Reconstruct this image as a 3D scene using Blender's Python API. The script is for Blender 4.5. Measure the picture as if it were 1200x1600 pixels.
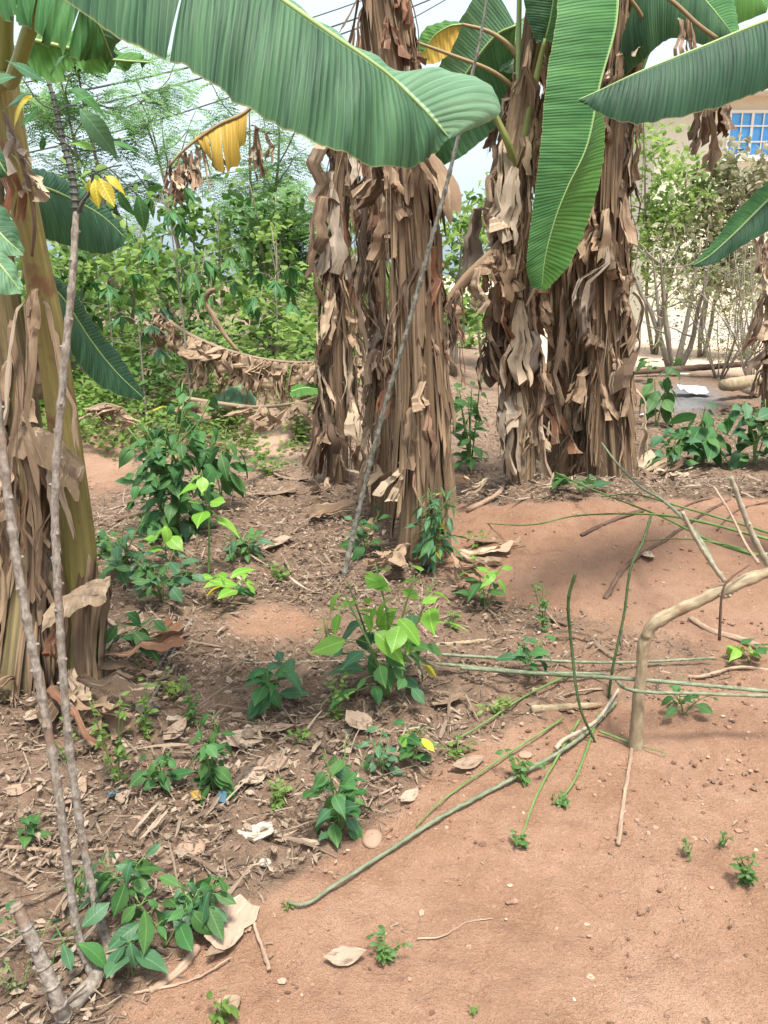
import bpy, math
import numpy as np
from mathutils import Vector, Matrix, Euler

for o in list(bpy.data.objects):
    bpy.data.objects.remove(o)
S = bpy.context.scene
COL = S.collection
# ------------------------------------------------------------------ camera, sky, sun, exposure
CAMZ, PITCH, FPX = 1.55, math.radians(16.6), 1240.0
cam = bpy.data.objects.new('camera', bpy.data.cameras.new('camera'))
COL.objects.link(cam)
cam.location = (0, 0, CAMZ)
cam.rotation_euler = (math.radians(90) - PITCH, 0, 0)
cam.data.sensor_fit = 'VERTICAL'
cam.data.sensor_height = 24.0
cam.data.lens = 24.0 * FPX / 1600.0
cam.data.clip_end = 2000
cam.data.clip_start = 0.05
S.camera = cam
SUN_EL, SUN_AZ = math.radians(70), math.radians(165)   # azimuth measured from +Y towards +X (behind, to the right)
w = bpy.data.worlds.new('World')
S.world = w
w.use_nodes = True
wn = w.node_tree
bg = wn.nodes['Background']
sky = wn.nodes.new('ShaderNodeTexSky')
sky.sky_type = 'NISHITA'
sky.sun_disc = False
sky.sun_elevation = SUN_EL
sky.sun_rotation = SUN_AZ
sky.air_density = 1.0
sky.dust_density = 5.0
sky.ozone_density = 1.0
hs = wn.nodes.new('ShaderNodeHueSaturation')          # thin white overcast over the whole dome
hs.inputs['Saturation'].default_value = 0.38
wn.links.new(sky.outputs[0], hs.inputs['Color'])
cl = wn.nodes.new('ShaderNodeMix')                     # even white cloud veil
cl.data_type = 'RGBA'
cl.inputs[0].default_value = 0.55
cl.inputs[7].default_value = (1.75, 2.3, 2.6, 1)
wn.links.new(hs.outputs[0], cl.inputs[6])
wn.links.new(cl.outputs[2], bg.inputs['Color'])
bg.inputs['Strength'].default_value = 0.15
sl = bpy.data.lights.new('sun', 'SUN')
sl.energy = 2.5
sl.angle = math.radians(11)
sl.color = (1.0, 0.95, 0.86)
sun = bpy.data.objects.new('sun', sl)
COL.objects.link(sun)
sd = Vector((math.sin(SUN_AZ) * math.cos(SUN_EL), math.cos(SUN_AZ) * math.cos(SUN_EL), math.sin(SUN_EL)))
sun.rotation_euler = sd.to_track_quat('Z', 'Y').to_euler()
vs = S.view_settings
vs.view_transform = 'Standard'
vs.look = 'None'
vs.exposure = 1.56
vs.gamma = 1
vs.use_curve_mapping = False
S.cycles.max_bounces = 8
S.cycles.transparent_max_bounces = 8

# ------------------------------------------------------------------ maths helpers
cp, sp = math.cos(PITCH), math.sin(PITCH)
def V(*a):
    return np.array(a, float)
def ray(px, py):
    dx, dy = (px - 600) / FPX, (800 - py) / FPX
    return np.array([dx, cp + dy * sp, -sp + dy * cp])
def P(px, py, Y):
    d = ray(px, py)
    t = Y / d[1]
    return np.array([d[0] * t, Y, CAMZ + d[2] * t])
def proj(x, y, z):
    z = z - CAMZ
    f = y * cp - z * sp
    u = y * sp + z * cp
    f = np.maximum(f, 1e-3)
    return 600 + FPX * x / f, 800 - FPX * u / f
_lat = np.random.RandomState(7).rand(512, 512)
def vnoise(x, y, seed=0):
    x = np.asarray(x, float) + seed * 17.31
    y = np.asarray(y, float) + seed * 7.77
    xi, yi = np.floor(x).astype(int), np.floor(y).astype(int)
    fx, fy = x - xi, y - yi
    fx = fx * fx * (3 - 2 * fx); fy = fy * fy * (3 - 2 * fy)
    a = _lat[xi % 512, yi % 512]; b = _lat[(xi + 1) % 512, yi % 512]
    c = _lat[xi % 512, (yi + 1) % 512]; d = _lat[(xi + 1) % 512, (yi + 1) % 512]
    return (a * (1 - fx) + b * fx) * (1 - fy) + (c * (1 - fx) + d * fx) * fy
def sstep(a, b, x):
    t = np.clip((np.asarray(x, float) - a) / (b - a), 0, 1)
    return t * t * (3 - 2 * t)
def height(x, y):
    x = np.asarray(x, float); y = np.asarray(y, float)
    yc = 4.85 + 0.12 * np.sin(x * 1.3)
    prof = np.where(y < yc, sstep(2.3, 5.0, y), 1 - sstep(yc - 0.05, yc + 0.9, y))
    m = 0.27 * prof * sstep(0.15, 1.0, x - 0.25 * (4.85 - y) * 0.6) * (1 - 0.0 * x)
    bank = 0.45 * sstep(6.6, 8.6, y) * (1 - sstep(0.2, 1.6, x))
    und = 0.05 * (vnoise(x * 0.9, y * 0.9, 1) - 0.5) + 0.035 * (vnoise(x * 2.7, y * 2.7, 2) - 0.5)
    yard = 0.5 * sstep(26, 34, y) * sstep(3, 6, x)
    return m + bank + und + yard
def G(px, py, lift=0.0):
    d = ray(px, py)
    t0, t1 = 0.4, None
    t = 0.4
    while t < 60:
        p = np.array([0, 0, CAMZ]) + d * t
        if p[2] < height(p[0], p[1]):
            t1 = t; break
        t0 = t
        t *= 1.02
    if t1 is None:
        t0 = t1 = 60
    for _ in range(24):
        tm = (t0 + t1) / 2
        p = np.array([0, 0, CAMZ]) + d * tm
        if p[2] < height(p[0], p[1]): t1 = tm
        else: t0 = tm
    p = np.array([0, 0, CAMZ]) + d * t1
    return np.array([p[0], p[1], float(height(p[0], p[1])) + lift])
def cr(pts, n):
    """Catmull-Rom resample of control points (any dimension) by arc length."""
    p = np.array(pts, float)
    if len(p) == 2:
        t = np.linspace(0, 1, n)[:, None]
        return p[0] * (1 - t) + p[1] * t
    q = np.vstack([2 * p[0] - p[1], p, 2 * p[-1] - p[-2]])
    out = []
    for i in range(1, len(q) - 2):
        t = np.linspace(0, 1, 24, endpoint=False)[:, None]
        a, b, c, d = q[i - 1], q[i], q[i + 1], q[i + 2]
        out.append(0.5 * ((2 * b) + (-a + c) * t + (2 * a - 5 * b + 4 * c - d) * t ** 2 + (-a + 3 * b - 3 * c + d) * t ** 3))
    out = np.vstack(out + [p[-1:]])
    s = np.concatenate([[0], np.cumsum(np.linalg.norm(np.diff(out, axis=0), axis=1))])
    u = np.linspace(0, s[-1], n)
    return np.stack([np.interp(u, s, out[:, k]) for k in range(out.shape[1])], 1)
def cr_like(pts, ref, n):
    """resample pts at the same control-point parameter as ref resampled by arc length"""
    k = np.arange(len(ref), dtype=float)[:, None]
    par = cr(np.hstack([np.array(ref, float), k * 1e-6]), n)[:, -1] * 1e6
    p = np.array(pts, float)
    q = np.vstack([2 * p[0] - p[1], p, 2 * p[-1] - p[-2]])
    i = np.clip(np.floor(par).astype(int), 0, len(p) - 2); t = (par - i)[:, None]
    a, b, c, d = q[i], q[i + 1], q[i + 2], q[i + 3]
    return 0.5 * ((2 * b) + (-a + c) * t + (2 * a - 5 * b + 4 * c - d) * t ** 2 + (-a + 3 * b - 3 * c + d) * t ** 3)
def unit(v):
    return v / (np.linalg.norm(v) + 1e-9)

# ------------------------------------------------------------------ mesh builder
class MB:
    def __init__(self):
        self.v, self.f, self.uv, self.mi = [], [], [], []
    def grid(self, Pn, UV=None, mi=0, wrap=False):
        nu, nv = Pn.shape[:2]
        b = sum(len(a) for a in self.v)
        self.v.append(Pn.reshape(-1, 3))
        if UV is None:
            a, c = np.meshgrid(np.linspace(0, 1, nu), np.linspace(0, 1, nv), indexing='ij')
            UV = np.stack([a, c], -1)
        self.uv.append(np.asarray(UV, float).reshape(-1, 2))
        for i in range(nu - 1):
            for j in range(nv - 1 + (1 if wrap else 0)):
                k = (j + 1) % nv
                self.f.append((b + i * nv + j, b + i * nv + k, b + (i + 1) * nv + k, b + (i + 1) * nv + j))
                self.mi.append(mi)
        return b
    def tube(self, pts, rad, sides=8, mi=0, cap=True, ridge=None):
        pts = np.asarray(pts, float); n = len(pts)
        rad = np.broadcast_to(np.asarray(rad, float), (n,))
        T = np.gradient(pts, axis=0)
        T /= (np.linalg.norm(T, axis=1)[:, None] + 1e-9)
        ref = V(1, 0, 0) if abs(T[0][0]) < 0.8 else V(0, 1, 0)
        N = unit(np.cross(T[0], ref))
        R = np.zeros((n, sides, 3)); UV = np.zeros((n, sides, 2))
        L = np.concatenate([[0], np.cumsum(np.linalg.norm(np.diff(pts, axis=0), axis=1))])
        a = np.arange(sides) / sides * 2 * math.pi
        for i in range(n):
            N = unit(N - T[i] * np.dot(N, T[i])); B = np.cross(T[i], N)
            rr = rad[i] * (1 + (ridge[i] if ridge is not None else 0))
            rr = np.broadcast_to(rr, (sides,))
            R[i] = pts[i] + (np.cos(a)[:, None] * N + np.sin(a)[:, None] * B) * rr[:, None]
            UV[i, :, 0] = L[i]; UV[i, :, 1] = np.arange(sides) / sides
        b = self.grid(R, UV, mi, wrap=True)
        if cap:
            self.f.append(tuple(b + j for j in range(sides))[::-1]); self.mi.append(mi)
            self.f.append(tuple(b + (n - 1) * sides + j for j in range(sides))); self.mi.append(mi)
    def raw(self, verts, faces, uv=None, mi=0):
        b = sum(len(a) for a in self.v)
        verts = np.asarray(verts, float)
        self.v.append(verts)
        self.uv.append(np.zeros((len(verts), 2)) if uv is None else np.asarray(uv, float))
        for f in faces:
            self.f.append(tuple(b + i for i in f)); self.mi.append(mi)
    def mesh(self, name, mats, origin=None, smooth=True):
        v = np.vstack(self.v)
        if origin is not None:
            v = v - np.asarray(origin)
        uv = np.vstack(self.uv)
        me = bpy.data.meshes.new(name)
        me.from_pydata(v.tolist(), [], self.f)
        li = np.zeros(len(me.loops), int)
        me.loops.foreach_get('vertex_index', li)
        me.uv_layers.new(name='UVMap').data.foreach_set('uv', uv[li].astype(np.float32).ravel())
        for m in (mats if isinstance(mats, (list, tuple)) else [mats]):
            me.materials.append(m)
        me.polygons.foreach_set('material_index', np.array(self.mi, np.int32))
        if smooth:
            me.polygons.foreach_set('use_smooth', np.ones(len(me.polygons), bool))
        me.update()
        return me
ORI = {}
def link(name, data, parent=None, origin=(0, 0, 0)):
    o = bpy.data.objects.new(name, data)
    COL.objects.link(o)
    if parent is not None:
        o.parent = parent
        ORI[o.name] = ORI[parent.name]
    else:
        o.location = origin
        ORI[o.name] = np.array(origin, float)
    return o
def part(name, mb, mats, parent, smooth=True, label=None, stuff=False):
    """one mesh object, built in world coordinates, as a child of parent"""
    o = link(name, mb.mesh(name, mats, ORI[parent.name], smooth), parent)
    if label: o['label'] = label
    if stuff: o['kind'] = 'stuff'
    return o
def tag(o, label=None, cat=None, group=None, kind=None):
    if label: o['label'] = label
    if cat: o['category'] = cat
    if group: o['group'] = group
    if kind: o['kind'] = kind
    return o
def thing(name, label, cat, loc, group=None):
    o = link(name, None, None, loc)
    o.empty_display_size = 0.1
    return tag(o, label, cat, group)
def solo(name, mb, mats, label, cat, origin, group=None, smooth=True):
    o = link(name, mb.mesh(name, mats, origin, smooth), None, origin)
    return tag(o, label, cat, group)
def inst(name, me, parent, M):
    """a copy sharing mesh data, placed by a world matrix M under an unrotated parent"""
    o = bpy.data.objects.new(name, me)
    COL.objects.link(o)
    o.parent = parent
    o.matrix_local = Matrix.Translation(-Vector(ORI[parent.name])) @ M
    return o
def frame(pos, xdir, up, sx=1, sy=1, sz=1):
    x = unit(np.asarray(xdir, float)); up = np.asarray(up, float)
    y = np.cross(up, x)
    if np.linalg.norm(y) < 1e-4: y = np.cross(V(0, 1, 0.01), x)
    y = unit(y); z = np.cross(x, y)
    return Matrix(((x[0] * sx, y[0] * sy, z[0] * sz, pos[0]), (x[1] * sx, y[1] * sy, z[1] * sz, pos[1]), (x[2] * sx, y[2] * sy, z[2] * sz, pos[2]), (0, 0, 0, 1)))

# ------------------------------------------------------------------ materials
class NT:
    def __init__(self, name):
        self.m = bpy.data.materials.new(name)
        self.m.use_nodes = True
        self.t = self.m.node_tree
        self.b = self.t.nodes['Principled BSDF']
        self.out = self.t.nodes['Material Output']
    def n(self, typ, **kw):
        nd = self.t.nodes.new(typ)
        for k, v in kw.items():
            if k.startswith('i_'):
                key = k[2:]
                nd.inputs[int(key) if key.isdigit() else key.replace('_', ' ')].default_value = v
            else: setattr(nd, k, v)
        return nd
    def l(self, a, b):
        self.t.links.new(a, b)
    def math(self, op, a, b=None):
        nd = self.n('ShaderNodeMath', operation=op)
        for i, s in enumerate((a, b)):
            if s is None: continue
            if isinstance(s, (int, float)): nd.inputs[i].default_value = s
            else: self.l(s, nd.inputs[i])
        return nd.outputs[0]
    def mix(self, f, a, b, blend='MIX'):
        nd = self.n('ShaderNodeMix', data_type='RGBA', blend_type=blend)
        for i, s in ((0, f), (6, a), (7, b)):
            if isinstance(s, (int, float)): nd.inputs[i].default_value = s
            elif isinstance(s, tuple): nd.inputs[i].default_value = (*s, 1)
            else: self.l(s, nd.inputs[i])
        return nd.outputs[2]
    def ramp(self, f, stops):
        nd = self.n('ShaderNodeValToRGB')
        e = nd.color_ramp.elements
        while len(e) < len(stops): e.new(0.5)
        for k, (p, c) in enumerate(stops):
            e[k].position = p; e[k].color = (*c, 1)
        self.l(f, nd.inputs[0])
        return nd.outputs[0]
    def noise(self, vec, scale, detail=4, rough=0.55, dist=0):
        nd = self.n('ShaderNodeTexNoise', i_Scale=scale, i_Detail=detail, i_Roughness=rough, i_Distortion=dist)
        if vec is not None: self.l(vec, nd.inputs['Vector'])
        return nd.outputs[0]
    def uvscaled(self, sx, sy, rnd=None):
        uv = self.n('ShaderNodeUVMap')
        mp = self.n('ShaderNodeMapping')
        mp.inputs['Scale'].default_value = (sx, sy, 1)
        self.l(uv.outputs[0], mp.inputs['Vector'])
        if rnd is not None:
            cb = self.n('ShaderNodeCombineXYZ')
            self.l(self.math('MULTIPLY', rnd, 37.0), cb.inputs[0]); self.l(self.math('MULTIPLY', rnd, 91.0), cb.inputs[1]); self.l(self.math('MULTIPLY', rnd, 53.0), cb.inputs[2])
            self.l(cb.outputs[0], mp.inputs['Location'])
        return mp.outputs[0]
    def rnd(self, island):
        if island:
            return self.n('ShaderNodeNewGeometry').outputs['Random Per Island']
        return self.n('ShaderNodeObjectInfo').outputs['Random']
    def pos(self):
        return self.n('ShaderNodeNewGeometry').outputs['Position']
    def bump(self, h, strength, dist=0.01):
        nd = self.n('ShaderNodeBump', i_Strength=strength, i_Distance=dist)
        self.l(h, nd.inputs['Height'])
        self.l(nd.outputs[0], self.b.inputs['Normal'])
        return nd.outputs[0]
    def done(self, color=None, rough=0.8, trans=0.0, spec=0.3, tcol=None):
        b = self.b
        if color is not None:
            if isinstance(color, tuple): b.inputs['Base Color'].default_value = (*color, 1)
            else: self.l(color, b.inputs['Base Color'])
        if isinstance(rough, (int, float)): b.inputs['Roughness'].default_value = rough
        else: self.l(rough, b.inputs['Roughness'])
        b.inputs['Specular IOR Level'].default_value = spec
        if trans > 0:
            tr = self.n('ShaderNodeBsdfTranslucent')
            tc = tcol if tcol is not None else color
            if isinstance(tc, tuple): tr.inputs[0].default_value = (*tc, 1)
            else: self.l(tc, tr.inputs[0])
            mx = self.n('ShaderNodeMixShader', i_0=trans)
            self.l(b.outputs[0], mx.inputs[1]); self.l(tr.outputs[0], mx.inputs[2])
            self.l(mx.outputs[0], self.out.inputs[0])
        return self.m

def m_plain(name, c, rough=0.7, var=0.25, scale=30, spec=0.3):
    t = NT(name)
    n = t.noise(t.pos(), scale, 5, 0.6)
    c0 = tuple(x * (1 - var) for x in c); c1 = tuple(min(1, x * (1 + var)) for x in c)
    t.bump(n, 0.3, 0.004)
    return t.done(t.mix(n, c0, c1), rough, 0, spec)
def m_leaf(name, ca, cb, trans=0.3, rough=0.55, island=False, spec=0.28, spots=0.25):
    t = NT(name)
    r = t.rnd(island)
    uv = t.n('ShaderNodeUVMap').outputs[0]
    sx = t.n('ShaderNodeSeparateXYZ'); t.l(uv, sx.inputs[0])
    x, y = sx.outputs[0], sx.outputs[1]
    ay = t.math('ABSOLUTE', t.math('SUBTRACT', y, 0.5))
    base = t.mix(r, ca, cb)
    nz = t.noise(t.uvscaled(3, 3, r), 1.5, 4, 0.6)
    base = t.mix(t.math('MULTIPLY', nz, 0.5), base, tuple(x_ * 0.55 for x_ in ca))
    mid = t.math('LESS_THAN', ay, 0.014)
    vein = t.math('SINE', t.math('MULTIPLY', t.math('SUBTRACT', x, t.math('MULTIPLY', ay, 0.7)), 52.0))
    vm = t.math('MULTIPLY', t.math('GREATER_THAN', vein, 0.95), 0.09)
    lite = tuple(min(1, 1.35 * x_ + 0.01) for x_ in cb)
    col = t.mix(t.math('MAXIMUM', t.math('MULTIPLY', mid, 0.6), vm), base, lite)
    if spots > 0:
        sn = t.noise(t.uvscaled(6, 6, r), 2.2, 3, 0.7)
        sm = t.math('MULTIPLY', t.math('GREATER_THAN', sn, 0.69), spots * 2)
        col = t.mix(sm, col, (0.16, 0.12, 0.05))
    t.bump(t.math('MULTIPLY', vein, -0.5), 0.08, 0.004)
    return t.done(col, rough, trans, spec, tcol=t.mix(0.5, col, cb))
def m_dry(name, stops, island=False, trans=0.12, sx=26, sy=1.5, rough=0.85, bump=0.5):
    """dead leaf tissue: tint per piece, fibres along v"""
    t = NT(name)
    r = t.rnd(island)
    f = t.noise(t.uvscaled(sx, sy, r), 1.0, 4, 0.6)
    blot = t.noise(t.uvscaled(2.2, 2.2, r), 1.3, 3, 0.6)
    base = t.ramp(r, stops)
    c = t.mix(f, base, t.mix(0.55, base, (0.05, 0.035, 0.025)))
    c2 = t.mix(t.math('MULTIPLY', t.math('GREATER_THAN', f, 0.60), 0.35), c, (0.62, 0.50, 0.36))
    c3 = t.mix(t.math('MULTIPLY', sm_(t, blot, 0.5, 0.72), 0.7), c2, (0.07, 0.045, 0.032))
    t.bump(f, bump, 0.006)
    return t.done(c3, rough, trans, 0.25)
def sm_(t, v, a, b):
    nd = t.n('ShaderNodeMapRange', interpolation_type='SMOOTHSTEP')
    nd.inputs['From Min'].default_value = a; nd.inputs['From Max'].default_value = b
    t.l(v, nd.inputs['Value'])
    return nd.outputs[0]
def m_banana(name, dark, lite, vein_scale=75.0, trans=0.24, rough=0.58, edge=None):
    """fresh banana blade: UV.x metres along the rib, UV.y -1..1 across"""
    t = NT(name)
    uv = t.n('ShaderNodeUVMap').outputs[0]
    sx = t.n('ShaderNodeSeparateXYZ'); t.l(uv, sx.inputs[0])
    x, y = sx.outputs[0], sx.outputs[1]
    ay = t.math('ABSOLUTE', y)
    nx = t.noise(uv, 3.0, 3, 0.6)
    xx = t.math('ADD', x, t.math('ADD', t.math('MULTIPLY', ay, -0.035), t.math('MULTIPLY', nx, 0.005)))
    cb = t.n('ShaderNodeCombineXYZ')
    t.l(t.math('MULTIPLY', xx, vein_scale * 0.9), cb.inputs[0]); t.l(t.math('MULTIPLY', ay, 0.35), cb.inputs[1])
    streak = t.noise(cb.outputs[0], 1.0, 5, 0.75)
    cb2 = t.n('ShaderNodeCombineXYZ')
    t.l(t.math('MULTIPLY', xx, vein_scale * 0.16), cb2.inputs[0]); t.l(t.math('MULTIPLY', ay, 0.5), cb2.inputs[1])
    broad = t.noise(cb2.outputs[0], 1.0, 3, 0.6)
    fine = t.math('SINE', t.math('MULTIPLY', xx, vein_scale * 6.28))
    k = t.math('ADD', t.math('MULTIPLY', streak, 0.55), t.math('MULTIPLY', broad, 0.55))
    col = t.mix(sm_(t, k, 0.40, 0.72), dark, lite)
    pale = tuple(min(1, 1.6 * c + 0.05) for c in lite)
    col = t.mix(t.math('MULTIPLY', t.math('GREATER_THAN', fine, 0.9), 0.22), col, pale)
    em = sm_(t, ay, 0.982, 0.998)
    col = t.mix(t.math('MULTIPLY', em, 0.6), col, edge if edge else (0.30, 0.26, 0.10))
    col = t.mix(t.math('LESS_THAN', ay, 0.03), col, pale)
    t.bump(t.math('ADD', t.math('MULTIPLY', fine, 0.3), t.math('MULTIPLY', streak, 1.2)), 0.45, 0.006)
    return t.done(col, rough, trans, 0.28, tcol=t.mix(0.5, col, (0.16, 0.30, 0.04)))
def m_stem(name, ca, cb, sx=3.0, sy=40, rough=0.7, spotc=None, bump=0.4, tint=0.15):
    """bark or sheath: UV.x metres along, UV.y round"""
    t = NT(name)
    r = t.rnd(False)
    f = t.noise(t.uvscaled(sx, sy, r), 1.0, 5, 0.65)
    col = t.mix(sm_(t, f, 0.3, 0.7), ca, cb)
    col = t.mix(t.math('MULTIPLY', r, tint * 1.5), col, ca)
    big = t.noise(t.pos(), 3.2, 4, 0.6)
    col = t.mix(t.math('MULTIPLY', sm_(t, big, 0.48, 0.7), 0.45), col, ca)
    if spotc:
        b = t.noise(t.pos(), 7.0, 4, 0.65)
        col = t.mix(sm_(t, b, 0.54, 0.70), col, spotc)
    t.bump(f, bump, 0.006)
    return t.done(col, rough, 0, 0.3)

def m_ground():
    t = NT('red_soil')
    a = t.n('ShaderNodeAttribute', attribute_name='zone')
    sx = t.n('ShaderNodeSeparateColor'); t.l(a.outputs['Color'], sx.inputs[0])
    lit, sand, ash = sx.outputs[0], sx.outputs[1], sx.outputs[2]
    p = t.pos()
    n1 = t.noise(p, 2.3, 5, 0.6)
    n2 = t.noise(p, 14, 6, 0.65)
    n3 = t.noise(p, 90, 4, 0.7)
    n4 = t.noise(p, 260, 2, 0.6)
    red = t.ramp(n1, [(0.3, (0.240, 0.134, 0.083)), (0.5, (0.300, 0.175, 0.113)), (0.72, (0.355, 0.223, 0.154))])
    red = t.mix(t.math('MULTIPLY', sm_(t, n2, 0.47, 0.66), 0.4), red, (0.21, 0.108, 0.068))
    red = t.mix(t.math('MULTIPLY', sm_(t, n3, 0.54, 0.70), 0.6), red, (0.42, 0.265, 0.195))
    red = t.mix(t.math('MULTIPLY', sm_(t, n4, 0.54, 0.66), 0.5), red, (0.12, 0.062, 0.042))
    n5 = t.noise(p, 0.9, 4, 0.7, 0.6)
    red = t.mix(t.math('MULTIPLY', sm_(t, n5, 0.48, 0.62), 0.35), red, (0.25, 0.15, 0.105))
    hum = t.ramp(n2, [(0.3, (0.10, 0.068, 0.049)), (0.55, (0.18, 0.122, 0.086)), (0.75, (0.27, 0.187, 0.132))])
    hum = t.mix(t.math('MULTIPLY', sm_(t, n3, 0.5, 0.7), 0.6), hum, (0.33, 0.23, 0.16))
    lf = sm_(t, t.math('ADD', lit, t.math('MULTIPLY', t.math('SUBTRACT', n2, 0.5), 0.7)), 0.25, 0.75)
    col = t.mix(t.math('MULTIPLY', lf, 0.9), red, hum)
    snd = t.mix(n2, (0.52, 0.37, 0.27), (0.68, 0.52, 0.40))
    col = t.mix(sand, col, snd)
    col = t.mix(t.math('MULTIPLY', ash, sm_(t, n2, 0.3, 0.5)), col, t.mix(n3, (0.06, 0.06, 0.065), (0.3, 0.3, 0.3)))
    h = t.math('ADD', t.math('MULTIPLY', n3, 0.6), t.math('ADD', t.math('MULTIPLY', n2, 1.2), t.math('MULTIPLY', n4, 0.35)))
    t.bump(h, 1.0, 0.018)
    return t.done(col, 0.95, 0, 0.12)

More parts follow.
